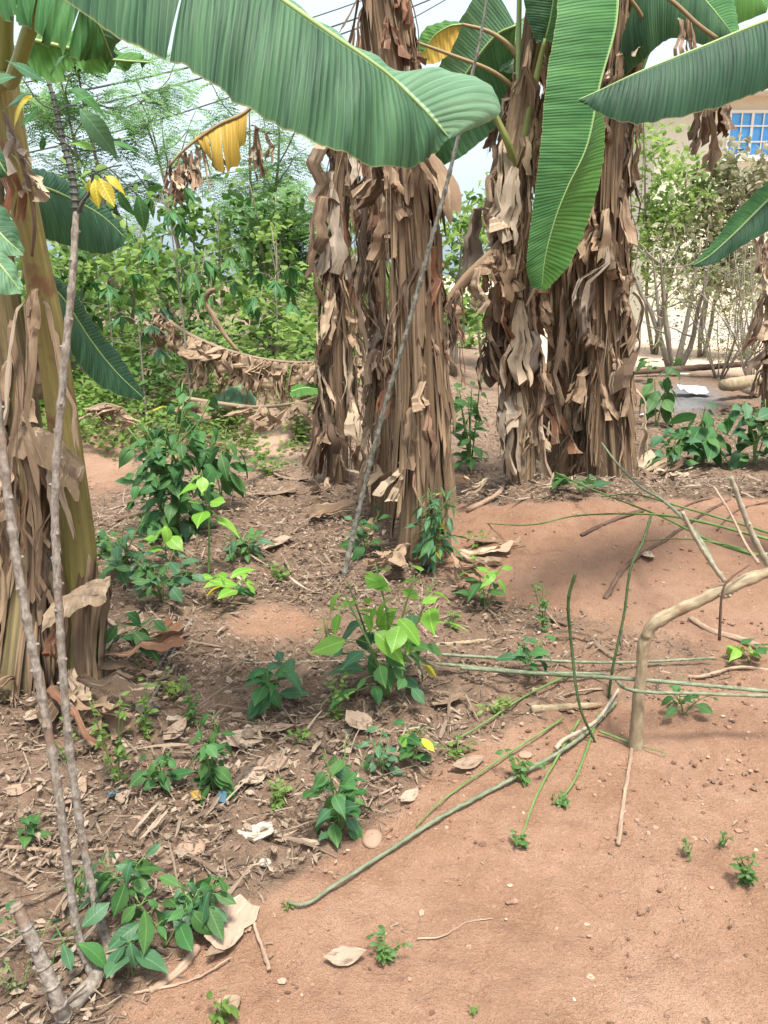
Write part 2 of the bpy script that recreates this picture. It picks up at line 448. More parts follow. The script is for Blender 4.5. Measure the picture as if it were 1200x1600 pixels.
DRY = [(0.0, (0.095, 0.062, 0.043)), (0.15, (0.20, 0.128, 0.080)), (0.35, (0.335, 0.22, 0.14)), (0.58, (0.45, 0.315, 0.205)), (0.78, (0.60, 0.465, 0.33)), (0.87, (0.38, 0.31, 0.245)), (0.94, (0.28, 0.12, 0.062)), (1.0, (0.17, 0.085, 0.05))]
LITTER = [(0.0, (0.09, 0.062, 0.044)), (0.3, (0.22, 0.155, 0.110)), (0.6, (0.34, 0.25, 0.18)), (0.88, (0.45, 0.35, 0.26)), (1.0, (0.50, 0.40, 0.31))]
MAT = dict(
    ground=m_ground(),
    dry=m_dry('dead_banana_leaf', DRY, sx=22),
    dryribs=m_dry('dead_rib', [(0, (0.22, 0.15, 0.10)), (1, (0.42, 0.31, 0.21))], sx=1.5, sy=20),
    drystraw=m_dry('straw_dead_leaf', [(0, (0.32, 0.22, 0.14)), (0.5, (0.45, 0.32, 0.21)), (1, (0.36, 0.24, 0.15))], sx=16),
    foldbrown=m_dry('folded_sheath', [(0, (0.27, 0.185, 0.115)), (1, (0.31, 0.215, 0.135))], sx=20, bump=0.8),
    litter=m_dry('leaf_litter', LITTER, island=True, sx=10, sy=2),
    bigdry=m_dry('dry_leaf', [(0, (0.26, 0.175, 0.12)), (0.5, (0.37, 0.26, 0.185)), (1, (0.46, 0.345, 0.26))], sx=10, sy=2, trans=0.05),
    sheath=m_stem('fibrous_sheath', (0.085, 0.052, 0.032), (0.44, 0.305, 0.185), 1.6, 44, 0.85, bump=0.9, tint=0.5),
    stem_yel=m_stem('fresh_pseudostem', (0.12, 0.105, 0.03), (0.28, 0.215, 0.075), 1.6, 14, 0.5, spotc=(0.15, 0.075, 0.035)),
    stem_br=m_stem('browning_pseudostem', (0.05, 0.04, 0.022), (0.20, 0.15, 0.065), 1.4, 18, 0.6, spotc=(0.09, 0.05, 0.035), tint=0),
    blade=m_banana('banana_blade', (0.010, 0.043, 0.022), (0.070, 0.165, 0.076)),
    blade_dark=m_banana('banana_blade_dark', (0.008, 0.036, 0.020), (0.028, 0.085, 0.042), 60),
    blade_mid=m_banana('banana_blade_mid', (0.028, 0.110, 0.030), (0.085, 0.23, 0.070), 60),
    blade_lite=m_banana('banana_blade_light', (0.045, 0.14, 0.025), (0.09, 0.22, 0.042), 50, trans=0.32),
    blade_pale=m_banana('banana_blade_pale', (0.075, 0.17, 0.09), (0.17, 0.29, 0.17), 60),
    blade_yel=m_banana('banana_blade_yellow', (0.42, 0.24, 0.035), (0.62, 0.42, 0.09), 40, trans=0.3, edge=(0.25, 0.10, 0.03)),
    rib=m_plain('banana_rib', (0.24, 0.33, 0.12), 0.45, 0.15, 12),
    petiole=m_stem('banana_petiole', (0.17, 0.19, 0.055), (0.27, 0.29, 0.10), 2, 8, 0.45),
    petiole_br=m_stem('browning_petiole', (0.17, 0.11, 0.06), (0.30, 0.22, 0.10), 2, 8, 0.6),
    cassava=m_stem('cassava_bark', (0.13, 0.105, 0.085), (0.33, 0.285, 0.24), 55, 5, 0.85, bump=0.6, spotc=(0.20, 0.13, 0.09)),
    cassava_gr=m_stem('grey_cassava_bark', (0.06, 0.058, 0.046), (0.22, 0.21, 0.175), 40, 5, 0.85, bump=0.6),
    cassava_dk=m_stem('cassava_tip', (0.045, 0.05, 0.04), (0.13, 0.13, 0.11), 18, 3, 0.7),
    bark=m_stem('peeled_bark', (0.20, 0.15, 0.09), (0.37, 0.30, 0.20), 22, 8, 0.8, spotc=(0.19, 0.12, 0.07)),
    twig=m_stem('dry_twig', (0.20, 0.13, 0.09), (0.42, 0.30, 0.215), 10, 4, 0.85),
    root=m_stem('dark_twig', (0.07, 0.042, 0.03), (0.19, 0.115, 0.08), 10, 4, 0.9),
    greenst=m_stem('green_stem', (0.07, 0.13, 0.03), (0.17, 0.25, 0.085), 12, 3, 0.6),
    darkgreenst=m_stem('dark_green_stem', (0.022, 0.045, 0.014), (0.065, 0.10, 0.035), 14, 3, 0.6),
    greyst=m_stem('grey_green_stem', (0.085, 0.11, 0.06), (0.25, 0.265, 0.18), 30, 3, 0.65),
    whitest=m_stem('pale_stem', (0.21, 0.18, 0.125), (0.40, 0.35, 0.265), 22, 3, 0.7),
    lf_dark=m_leaf('leaf_dark_green', (0.034, 0.10, 0.026), (0.095, 0.205, 0.055), 0.3, 0.55),
    lf_mid=m_leaf('leaf_mid_green', (0.035, 0.115, 0.035), (0.075, 0.20, 0.055), 0.28),
    lf_blue=m_leaf('leaf_blue_green', (0.042, 0.115, 0.052), (0.09, 0.19, 0.088), 0.22, 0.5),
    lf_lime=m_leaf('leaf_lime_green', (0.16, 0.37, 0.04), (0.28, 0.50, 0.085), 0.42, 0.4, spots=0.08),
    lf_yel=m_leaf('leaf_yellowed', (0.42, 0.33, 0.03), (0.60, 0.50, 0.06), 0.35, 0.45),
    fo_dark=m_leaf('foliage_dark', (0.055, 0.125, 0.032), (0.11, 0.22, 0.055), 0.3, 0.45, True, 0.3, 0),
    fo_mid=m_leaf('foliage_mid', (0.12, 0.225, 0.045), (0.23, 0.36, 0.09), 0.55, 0.45, True, 0.3, 0),
    fo_lite=m_leaf('foliage_light', (0.19, 0.31, 0.065), (0.33, 0.46, 0.13), 0.55, 0.5, True, 0.3, 0),
    fo_olive=m_leaf('foliage_olive', (0.10, 0.12, 0.05), (0.24, 0.24, 0.12), 0.3, 0.6, True, 0.2, 0),
    fo_pale=m_leaf('foliage_pale', (0.26, 0.26, 0.15), (0.46, 0.43, 0.30), 0.4, 0.6, True, 0.2, 0),
    fo_feather=m_leaf('foliage_feather', (0.17, 0.33, 0.12), (0.28, 0.45, 0.20), 0.62, 0.55, True, 0.2, 0),
    branch=m_plain('branch_bark', (0.20, 0.165, 0.125), 0.9, 0.35, 20),
    branch_gr=m_plain('grey_branch_bark', (0.26, 0.22, 0.18), 0.9, 0.35, 20),
    stone=m_plain('stone', (0.28, 0.185, 0.13), 0.9, 0.3, 25),
    pebble=m_dry('pebble', [(0, (0.24, 0.12, 0.075)), (0.3, (0.13, 0.072, 0.048)), (0.5, (0.27, 0.155, 0.10)), (0.92, (0.40, 0.25, 0.175)), (1, (0.52, 0.39, 0.30))], True, 0, 1, 1, 0.95, 0.3),
    wall=m_plain('cream_render', (0.66, 0.61, 0.49), 0.9, 0.1, 3),
    white=m_plain('white_paint', (0.78, 0.78, 0.75), 0.6, 0.05, 10),
    blue=m_plain('blue_pane', (0.10, 0.40, 0.86), 0.35, 0.12, 3, 0.5),
    roof=m_plain('roof_sheet', (0.55, 0.53, 0.50), 0.6, 0.1, 4),
    plastic=m_plain('white_plastic', (0.72, 0.73, 0.75), 0.45, 0.12, 20),
    bluepl=m_plain('blue_plastic', (0.055, 0.12, 0.16), 0.45, 0.2, 30),
    paper=m_plain('grey_paper', (0.36, 0.315, 0.265), 0.8, 0.12, 30),
    black=m_plain('black_rag', (0.022, 0.022, 0.025), 0.85, 0.4, 40),
    wire=m_plain('wire', (0.05, 0.055, 0.06), 0.6, 0.1, 5),
)

# ------------------------------------------------------------------ ground
XB_Y = [760, 790, 840, 880, 930, 970, 1010, 1060, 1090, 1120, 1150, 1200, 1290, 1400, 1500, 1600]
XB_X = [1900, 720, 690, 680, 760, 960, 1150, 1180, 1060, 900, 790, 690, 600, 430, 270, 190]
def litter_density(x, y):
    px, py = proj(x, y, height(x, y))
    xb = np.interp(py, XB_Y, XB_X)
    d = sstep(-70, 90, xb - px)
    d = d * (1 - 0.45 * sstep(600, 900, px) * sstep(930, 990, py))
    bare = np.exp(-(((px - 430) / 90.) ** 2 + ((py - 975) / 30.) ** 2)) + np.exp(-(((px - 165) / 50.) ** 2 + ((py - 730) / 50.) ** 2)) + 0.7 * np.exp(-(((px - 440) / 60.) ** 2 + ((py - 700) / 26.) ** 2))
    return np.clip(d * np.clip(1 - bare, 0, 1) + 0.0, 0, 1), px, py
def build_ground():
    r = np.concatenate([np.linspace(0.05, 0.85, 5), 0.9 * np.exp(np.linspace(0, math.log(14 / 0.9), 400)), 14 * np.exp(np.linspace(0.02, math.log(900 / 14), 50))])
    a = np.concatenate([np.linspace(-180, -52, 26, endpoint=False), np.linspace(-52, 52, 380), np.linspace(52, 180, 26, endpoint=False)[1:]])
    A, R = np.meshgrid(np.radians(a), r)
    x = R * np.sin(A); y = R * np.cos(A) - 0.6
    z = height(x, y)
    d, px, py = litter_density(x, y)
    near = (1 - sstep(9, 16, y))
    fine = 0.026 * (vnoise(x * 7, y * 7, 3) - 0.5) + 0.020 * (vnoise(x * 19, y * 19, 4) - 0.5) + 0.013 * (vnoise(x * 47, y * 47, 5) - 0.5)
    z = z + near * fine * (0.55 + 0.9 * d)
    nr, na = x.shape
    verts = np.stack([x, y, z], -1).reshape(-1, 3)
    i, j = np.meshgrid(np.arange(nr - 1), np.arange(na), indexing='ij')
    k = (j + 1) % na
    F = np.stack([i * na + j, (i + 1) * na + j, (i + 1) * na + k, i * na + k], -1).reshape(-1, 4)
    me = bpy.data.meshes.new('ground')
    me.from_pydata(verts.tolist(), [], F[:, ::-1].tolist())
    me.polygons.foreach_set('use_smooth', np.ones(len(me.polygons), bool))
    sand = sstep(12.6, 14.5, y + 0.3 * np.sin(x * 2)) * sstep(1.5, 3.5, x) + 0.35 * np.exp(-(((px - 440) / 140.) ** 2 + ((py - 690) / 50.) ** 2))
    sand = sand + 0.12 * sstep(5.5, 6.8, y) * (1 - sstep(1.2, 2.2, x))
    ash = np.exp(-(((px - 1075) / 55.) ** 2 + ((py - 625) / 24.) ** 2) ** 2)
    colr = np.stack([d, np.clip(sand, 0, 1), ash, np.ones_like(d)], -1).reshape(-1, 4)
    at = me.color_attributes.new('zone', 'FLOAT_COLOR', 'POINT')
    at.data.foreach_set('color', colr.astype(np.float32).ravel())
    me.materials.append(MAT['ground'])
    if me.polygons[1000].normal.z < 0:
        me.flip_normals()
    tag(link('ground', me), kind='structure')
build_ground()

# ------------------------------------------------------------------ the house behind on the right
def box(mb, a, b, mi=0):
    x0, y0, z0 = a; x1, y1, z1 = b
    v = [(x0, y0, z0), (x1, y0, z0), (x1, y1, z0), (x0, y1, z0), (x0, y0, z1), (x1, y0, z1), (x1, y1, z1), (x0, y1, z1)]
    mb.raw(v, [(0, 3, 2, 1), (4, 5, 6, 7), (0, 1, 5, 4), (1, 2, 6, 5), (2, 3, 7, 6), (3, 0, 4, 7)], mi=mi)
def build_house():
    Y = 20.0
    x0 = P(1010, 400, Y)[0]; wl, wt = P(1140, 170, Y)[0], P(1140, 172, Y)[2]; wr, wb = P(1208, 240, Y)[0], P(1140, 246, Y)[2]
    top = P(1000, 150, Y)[2]
    x1 = wr + 6.0
    h = thing('house', 'cream rendered house with blue gridded windows behind the dry shrubs', 'house', (x0, Y, 0))
    mb = MB()
    # wall built round two window openings
    w2l, w2r = wr + 1.6, wr + 1.6 + (wr - wl)
    for a, b in ((x0, wl), (wr, w2l), (w2r, x1)):
        box(mb, (a, Y, -0.3), (b, Y + 0.25, top))
    for a, b in ((wl, wr), (w2l, w2r)):
        box(mb, (a, Y, -0.3), (b, Y + 0.25, wb)); box(mb, (a, Y, wt), (b, Y + 0.25, top))
    box(mb, (x0, Y + 0.25, -0.3), (x0 + 0.25, Y + 8, top)); box(mb, (x1 - 0.25, Y + 0.25, -0.3), (x1, Y + 8, top)); box(mb, (x0 + 0.25, Y + 7.75, -0.3), (x1 - 0.25, Y + 8, top))
    part('wall', mb, MAT['wall'], h, smooth=False)
    mb = MB(); box(mb, (x0 - 0.5, Y - 0.6, top), (x1 + 0.5, Y + 8.5, top + 0.14)); part('roof', mb, MAT['roof'], h, smooth=False)
    mb = MB(); box(mb, (x0 - 0.02, Y - 0.05, -0.3), (x1 + 0.02, Y - 0.003, 0.5)); part('plinth', mb, MAT['roof'], h, smooth=False)
    for a, b in ((wl, wr), (w2l, w2r)):
        f = MB(); t = 0.06
        box(f, (a, Y - 0.03, wb), (a + t, Y + 0.1, wt)); box(f, (b - t, Y - 0.03, wb), (b, Y + 0.1, wt))
        box(f, (a + t, Y - 0.03, wb), (b - t, Y + 0.1, wb + t)); box(f, (a + t, Y - 0.03, wt - t), (b - t, Y + 0.1, wt))
        wnd = part('window', f, MAT['white'], h, smooth=False)
        n = 4
        for k in range(n):
            g = MB(); xa = a + t + (b - a - 2 * t) * k / n; xb = a + t + (b - a - 2 * t) * (k + 1) / n
            box(g, (xa + 0.01, Y + 0.05, wb + t), (xb - 0.01, Y + 0.07, wt - t)); part('pane', g, MAT['blue'], wnd, smooth=False)
        for k in range(1, n):
            g = MB(); xa = a + t + (b - a - 2 * t) * k / n
            wd = 0.03 if k == 2 else 0.016
            box(g, (xa - wd, Y + 0.0, wb + t), (xa + wd, Y + 0.02, wt - t)); part('bar', g, MAT['white'], wnd, smooth=False)
        for k in range(1, 3):
            g = MB(); z = wb + (wt - wb) * k / 3
            box(g, (a + t, Y - 0.022, z - 0.016), (b - t, Y - 0.002, z + 0.016)); part('bar', g, MAT['white'], wnd, smooth=False)
        sb = MB(); box(sb, (a - 0.08, Y - 0.12, wb - 0.08), (b + 0.08, Y - 0.003, wb - 0.003)); part('sill', sb, MAT['white'], wnd, smooth=False)
build_house()

# ------------------------------------------------------------------ leaf clouds for far foliage
TPL = {
    'ovate': (V(0, 0, 0, 0.28, 0.5, -0.03, 0.28, -0.5, -0.03, 0.68, 0.40, -0.10, 0.68, -0.40, -0.10, 1, 0, -0.26, 0.45, 0, 0.05).reshape(-1, 3),
              [(0, 2, 6), (0, 6, 1), (2, 4, 6), (1, 6, 3), (4, 5, 6), (6, 5, 3)]),
    'lance': (V(0, 0, 0, 0.4, 0.5, -0.02, 0.4, -0.5, -0.02, 1, 0, -0.2).reshape(-1, 3), [(0, 2, 1), (1, 2, 3)]),
}
def cloud(mb, pos, dirs, ups, ln, wd, kind='ovate', mi=0):
    """many leaves into one mesh; pos,dirs,ups (n,3), ln,wd (n,)"""
    tv, tf = TPL[kind]
    n = len(pos); m = len(tv)
    X = dirs / (np.linalg.norm(dirs, axis=1)[:, None] + 1e-9)
    Yv = np.cross(ups, X); Yv /= (np.linalg.norm(Yv, axis=1)[:, None] + 1e-9)
    Z = np.cross(X, Yv)
    v = pos[:, None, :] + X[:, None, :] * (tv[None, :, 0, None] * ln[:, None, None]) + Yv[:, None, :] * (tv[None, :, 1, None] * wd[:, None, None]) + Z[:, None, :] * (tv[None, :, 2, None] * ln[:, None, None])
    uv = np.tile(np.stack([tv[:, 0], tv[:, 1] + 0.5], 1), (n, 1))
    b = sum(len(a) for a in mb.v)
    mb.v.append(v.reshape(-1, 3)); mb.uv.append(uv)
    fa = []
    for k in range(n):
        o = b + k * m
        for f in tf: fa.append(tuple(o + i for i in f))
    mb.f += fa; mb.mi += [mi] * len(fa)
def rdirs(rs, n, zlo=-0.6, zhi=0.5):
    a = rs.rand(n) * 2 * math.pi; z = rs.uniform(zlo, zhi, n)
    r = np.sqrt(1 - z * z)
    return np.stack([r * np.cos(a), r * np.sin(a), z], 1)
def upsn(rs, n, j=0.6):
    u = rs.normal(0, j, (n, 3)); u[:, 2] += 1
    return u
def limb(rs, p0, d, L, n=7, wob=0.12, up=0.15):
    pts = [np.array(p0, float)]
    d = unit(np.array(d, float))
    for _ in range(n - 1):
        d = unit(d + rs.normal(0, wob, 3) + V(0, 0, up * 0.2))
        pts.append(pts[-1] + d * L / (n - 1))
    return np.array(pts)
def leafy_tree(name, label, cat, base, H, spread, rs, mats, nst=3, nbr=14, nleaf=900, ll=0.12, r0=0.035, kind='ovate', lean=0.25, c0=0.3, group=None, bark='branch', lw=0.62, twl=0.55):
    """slim multi-stemmed tree: stems, branches, and leaves gathered round the twig ends in uneven clumps"""
    base = np.array(base, float)
    t = thing(name, label, cat, base, group)
    ends = []
    wood = MB()
    for s in range(nst):
        az = rs.rand() * 6.28
        st = limb(rs, base + V(math.cos(az), math.sin(az), 0) * 0.06 * (nst > 1), (math.cos(az) * lean, math.sin(az) * lean, 1), H * rs.uniform(0.75, 1.0), 10, 0.10, 0.4)
        wood.tube(st, np.linspace(r0, r0 * 0.25, 10) * rs.uniform(0.7, 1.1), 6)
        for k in range(max(1, nbr // nst)):
            f = rs.uniform(c0, 1.0); i = min(9, int(f * 9))
            b = limb(rs, st[i], rdirs(rs, 1, 0.0, 0.8)[0], spread * rs.uniform(0.35, 1.0), 6, 0.22, 0.3)
            wood.tube(b, np.linspace(r0 * 0.3, r0 * 0.08, 6), 4, cap=False)
            ends += [(b[q], rs.uniform(0.6, 1.3)) for q in (2, 3, 4, 5, 5)]
        ends.append((st[-1], 1.0))
    part('trunk', wood, MAT[bark], t)
    E = np.array([e[0] for e in ends]); W = np.array([e[1] for e in ends]); W /= W.sum()
    ix = rs.choice(len(E), nleaf, p=W)
    pos = E[ix] + rs.normal(0, spread * 0.16, (nleaf, 3)) * V(1, 1, 0.8)
    fo = MB()
    which = rs.rand(len(E))
    for q, m in enumerate(mats):
        sel = np.floor(which[ix] * len(mats)).astype(int) == q
        n = int(sel.sum())
        if n == 0: continue
        cloud(fo, pos[sel], rdirs(rs, n, -0.75, 0.25), upsn(rs, n), ll * rs.uniform(0.6, 1.25, n), ll * lw * rs.uniform(0.7, 1.2, n), kind, q)
    part('foliage', fo, [MAT[m] for m in mats], t, stuff=True)
    return t
def feather_tree(name, label, base, H, spread, rs, nfr=130, group=None, nst=2, lean=0.25, fl=0.5):
    base = np.array(base, float)
    t = thing(name, label, 'tree', base, group)
    wood = MB(); fo = MB()
    P_, D_, L_ = [], [], []
    for s in range(nst):
        az = rs.rand() * 6.28
        st = limb(rs, base, (math.cos(az) * lean, math.sin(az) * lean, 1), H, 10, 0.09, 0.4)
        wood.tube(st, np.linspace(0.05, 0.012, 10), 6)
        for k in range(9):
            b = limb(rs, st[rs.randint(4, 10)], rdirs(rs, 1, 0.1, 0.8)[0], spread * rs.uniform(0.4, 1), 7, 0.2, 0.2)
            wood.tube(b, np.linspace(0.014, 0.005, 7), 4, cap=False)
            for q in range(nfr // (9 * nst)):
                p = b[rs.randint(2, 7)]
                fr = limb(rs, p, rdirs(rs, 1, -0.3, 0.5)[0], fl * rs.uniform(0.6, 1.1), 9, 0.08, -0.8)
                for i in range(1, 9):
                    tg = unit(fr[i] - fr[i - 1]); sd_ = unit(np.cross(tg, V(0, 0, 1)))
                    for sg in (-1, 1):
                        d = unit(sd_ * sg + tg * 0.55)
                        pl = fl * 0.34 * math.sin(math.pi * (0.15 + 0.75 * i / 9))
                        for m in range(5):     # leaflets along each pinna
                            q0 = fr[i] + d * pl * (m + 0.5) / 5
                            P_ += [q0, q0]; D_ += [unit(np.cross(d, V(0, 0, 1)) + d * 0.5), unit(-np.cross(d, V(0, 0, 1)) + d * 0.5)]; L_ += [fl * 0.075] * 2
    part('trunk', wood, MAT['branch'], t)
    n = len(P_)
    cloud(fo, np.array(P_), np.array(D_), upsn(rs, n, 0.25), np.array(L_), np.array(L_) * 0.55, 'lance')
    part('foliage', fo, MAT['fo_feather'], t, stuff=True)
RS = np.random.RandomState
def at(px, Y):
    """ground point under image column px at depth Y"""
    x = (px - 600) / FPX * Y * cp * 1.06
    return V(x, Y, float(height(x, Y)))
def hm(Y, py, base):
    return P(600, py, Y)[2] - base[2]
# feathery trees, far left
for (px, Y, top, seed, lab, sp_) in (
        (300, 13.0, 120, 1, 'tall feathery tree behind the yellow torn banana leaf', 1.5),
        (215, 12.0, 95, 2, 'tall pale feathery tree rising nearest the left grey cassava stem', 1.4),
        (400, 14.0, 160, 3, 'feathery tree between the yellow torn leaf and the dead leaf curtains', 1.4),
        (465, 13.0, 330, 4, 'low feathery tree just left of the dead leaf curtains', 1.1)):
    b = at(px, Y)
    feather_tree('feathery_tree', lab, b, hm(Y, top, b), sp_, RS(seed + 40), 165, 'feathery trees at the back', nst=2 if seed < 4 else 1, fl=0.62)
for k, (px, Y, top, sp_, n, ll, mats, lab) in enumerate((
        (20, 9.0, 330, 1.0, 700, 0.13, ('fo_mid', 'fo_lite'), 'leafy shrub seen between the leaning yellow stems at the left edge'),
        (130, 8.6, 280, 0.9, 650, 0.13, ('fo_mid', 'fo_lite', 'fo_dark'), 'leafy green shrub behind the grey knobbly cassava stem'),
        (205, 10.2, 250, 1.0, 700, 0.13, ('fo_lite', 'fo_mid'), 'light green shrub right of the dark banana leaf tip'),
        (285, 10.8, 300, 0.9, 480, 0.13, ('fo_mid', 'fo_dark'), 'thin stemmed green shrub under the hanging brown leaf cluster'),
        (350, 11.5, 250, 1.0, 560, 0.14, ('fo_dark', 'fo_mid'), 'dark leaved shrub with sky gaps below the yellow torn leaf'),
        (425, 11.0, 215, 1.0, 720, 0.14, ('fo_mid', 'fo_dark'), 'tall shrub with slanting stems left of the dead leaf curtains'),
        (478, 9.8, 300, 0.7, 600, 0.12, ('fo_mid', 'fo_lite'), 'narrow green shrub touching the left dead leaf curtain'),
        (560, 12.0, 300, 1.0, 600, 0.14, ('fo_mid', 'fo_lite'), 'green shrub showing between the two left brown banana trunks'),
        (705, 11.5, 265, 0.9, 800, 0.13, ('fo_mid', 'fo_lite', 'fo_dark'), 'green shrub behind the thick bent brown leaf stalk'),
        (755, 14.0, 250, 1.1, 700, 0.15, ('fo_lite', 'fo_mid'), 'light shrub far behind the gap between banana clumps'))):
    b = at(px, Y)
    leafy_tree('shrub', lab, 'shrub', b, hm(Y, top, b) * 0.95, sp_, RS(100 + k), mats, 3, 13, int(n * 0.85), ll * 1.0, 0.03, group='shrubs behind the banana plants', lean=0.22, c0=0.2)
# right-hand trees and dry bushes
b = G(1052, 583)
leafy_tree('dry_tree', 'bare many stemmed tree with dark foot in front of the pale yard', 'tree', b, 2.6, 1.0, RS(300), ('fo_olive', 'fo_mid'), 6, 36, 900, 0.075, 0.055, 'lance', 0.32, 0.35, bark='branch_gr', lw=0.4)
for k, (px, Y, top, sp_, n, mats, lab, nst) in enumerate((
        (1012, 16.5, 190, 1.2, 1900, ('fo_lite', 'fo_mid'), 'bright green tree against the house wall beside the brown trunks', 3),
        (1080, 16.0, 205, 1.2, 2600, ('fo_pale', 'fo_olive', 'fo_pale'), 'sparse tree in front of the cream wall left of the blue window', 3))):
    b = at(px, Y)
    leafy_tree('tree', lab, 'tree', b, hm(Y, top, b), sp_, RS(320 + k), mats, nst, 36, n, 0.15, 0.045, 'ovate', 0.2, 0.42)
for k, (px, Y, top, sp_, n, mats, lab) in enumerate((
        (1112, 12.6, 330, 0.75, 1500, ('fo_olive',), 'dry twiggy grey bush right of the bare many stemmed tree'),
        (1165, 12.0, 320, 0.8, 1500, ('fo_olive', 'fo_mid'), 'dry grey green bush at the right beneath the hanging green leaf'),
        (1150, 15.5, 240, 1.3, 3600, ('fo_pale', 'fo_pale', 'fo_lite'), 'straw coloured bush under the blue gridded window'))):
    b = at(px, Y)
    leafy_tree('dry_bush', lab, 'bush', b, hm(Y, top, b), sp_, RS(340 + k), mats, 12, 60, n, 0.06, 0.014, 'lance', 0.45, 0.15, group='dry bushes before the house', bark='branch_gr', lw=0.35)
def build_undergrowth():
    rs = RS(500); fo = MB()
    N = 9000
    px = rs.uniform(-80, 560, N); Y = rs.uniform(7.6, 11.5, N)
    x = (px - 600) / FPX * Y * 1.02
    z = height(x, Y) + rs.rand(N) ** 1.7 * (0.25 + 0.75 * vnoise(x * 1.4, Y * 1.4, 9))
    keep = rs.rand(N) < sstep(0.25, 0.6, vnoise(x * 1.8, Y * 1.8, 11)) * 0.85 + 0.15
    pos = np.stack([x, Y, z], 1)[keep]; n = len(pos)
    q = (vnoise(pos[:, 0] * 2, pos[:, 1] * 2, 12) * 1.4 - 0.2 + rs.rand(n) * 0.35)
    for mi, sel in enumerate((q < 0.45, (q >= 0.45) & (q < 0.75), q >= 0.75)):
        m = int(sel.sum())
        cloud(fo, pos[sel], rdirs(rs, m, -0.5, 0.4), upsn(rs, m), 0.10 * rs.uniform(0.5, 1.3, m), 0.06 * rs.uniform(0.6, 1.2, m), 'ovate', mi)
    tag(link('undergrowth', fo.mesh('undergrowth', [MAT['fo_dark'], MAT['fo_mid'], MAT['fo_lite']])), kind='stuff')
    px = rs.uniform(-60, 480, 5200); Y = rs.uniform(6.75, 8.2, 5200)
    x = (px - 600) / FPX * Y * 1.02
    keep = rs.rand(5200) < sstep(0.35, 0.6, vnoise(x * 2.2, Y * 2.2, 13)) * sstep(6.6, 7.4, Y)
    x, Y = x[keep], Y[keep]; n = len(x)
    pos = np.stack([x, Y, height(x, Y) + 0.01 + rs.rand(n) ** 1.5 * 0.28], 1)
    fo = MB(); sel = rs.rand(n) < 0.5
    for mi, q in enumerate((sel, ~sel)):
        m = int(q.sum()); cloud(fo, pos[q], rdirs(rs, m, -0.4, 0.4), upsn(rs, m), 0.07 * rs.uniform(0.5, 1.3, m), 0.04 * rs.uniform(0.6, 1.2, m), 'ovate', mi)
    tag(link('ground_cover', fo.mesh('ground_cover', [MAT['fo_mid'], MAT['fo_lite']])), kind='stuff')
    fo = MB(); N = 12000
    x = rs.uniform(-26, 14, N); Y = rs.uniform(22, 34, N)
    keep = ~((x > 5.5) & (Y < 30)) & (rs.rand(N) < 0.25 + 0.75 * sstep(0.3, 0.55, vnoise(x * 0.5, Y * 0.3, 15)))
    x, Y = x[keep], Y[keep]
    z = height(x, Y) + rs.rand(len(x)) * (0.6 + 2.3 * vnoise(x * 0.35, Y * 0.1, 16)) * np.where(x > 3.0, 0.25, 1)
    pos = np.stack([x, Y, z], 1); n = len(pos)
    cloud(fo, pos, rdirs(rs, n, -0.5, 0.4), upsn(rs, n), 0.34 * rs.uniform(0.5, 1.3, n), 0.22 * rs.uniform(0.6, 1.2, n), 'ovate', 0)
    tag(link('far_treeline', fo.mesh('far_treeline', MAT['fo_mid'])), kind='stuff')
build_undergrowth()

# ------------------------------------------------------------------ power lines
for k, (a, b_, lab) in enumerate((((470, 75), (800, -60), 'lowest black power line crossing the sky beside the top brown trunk'),
                                  ((500, 48), (800, -75), 'middle black power line crossing the sky beside the top brown trunk'),
                                  ((480, 30), (760, -85), 'highest thin power line crossing the sky beside the top brown trunk'),
                                  ((60, 235), (420, 130), 'thin wire crossing the sky behind the left dark stem tip'))):
    A_, B_ = P(*a, 24.0), P(*b_, 30.0)
    d = B_ - A_
    pts = np.array([A_ + d * s - V(0, 0, 1.2) * (0.25 - (s - 0.5) ** 2) * 0.4 for s in np.linspace(-1.5, 2.5, 40)])
    mb = MB(); mb.tube(pts, 0.022 if k != 2 else 0.016, 6)
    solo('power_line', mb, MAT['wire'], lab, 'power line', A_, 'power lines overhead')

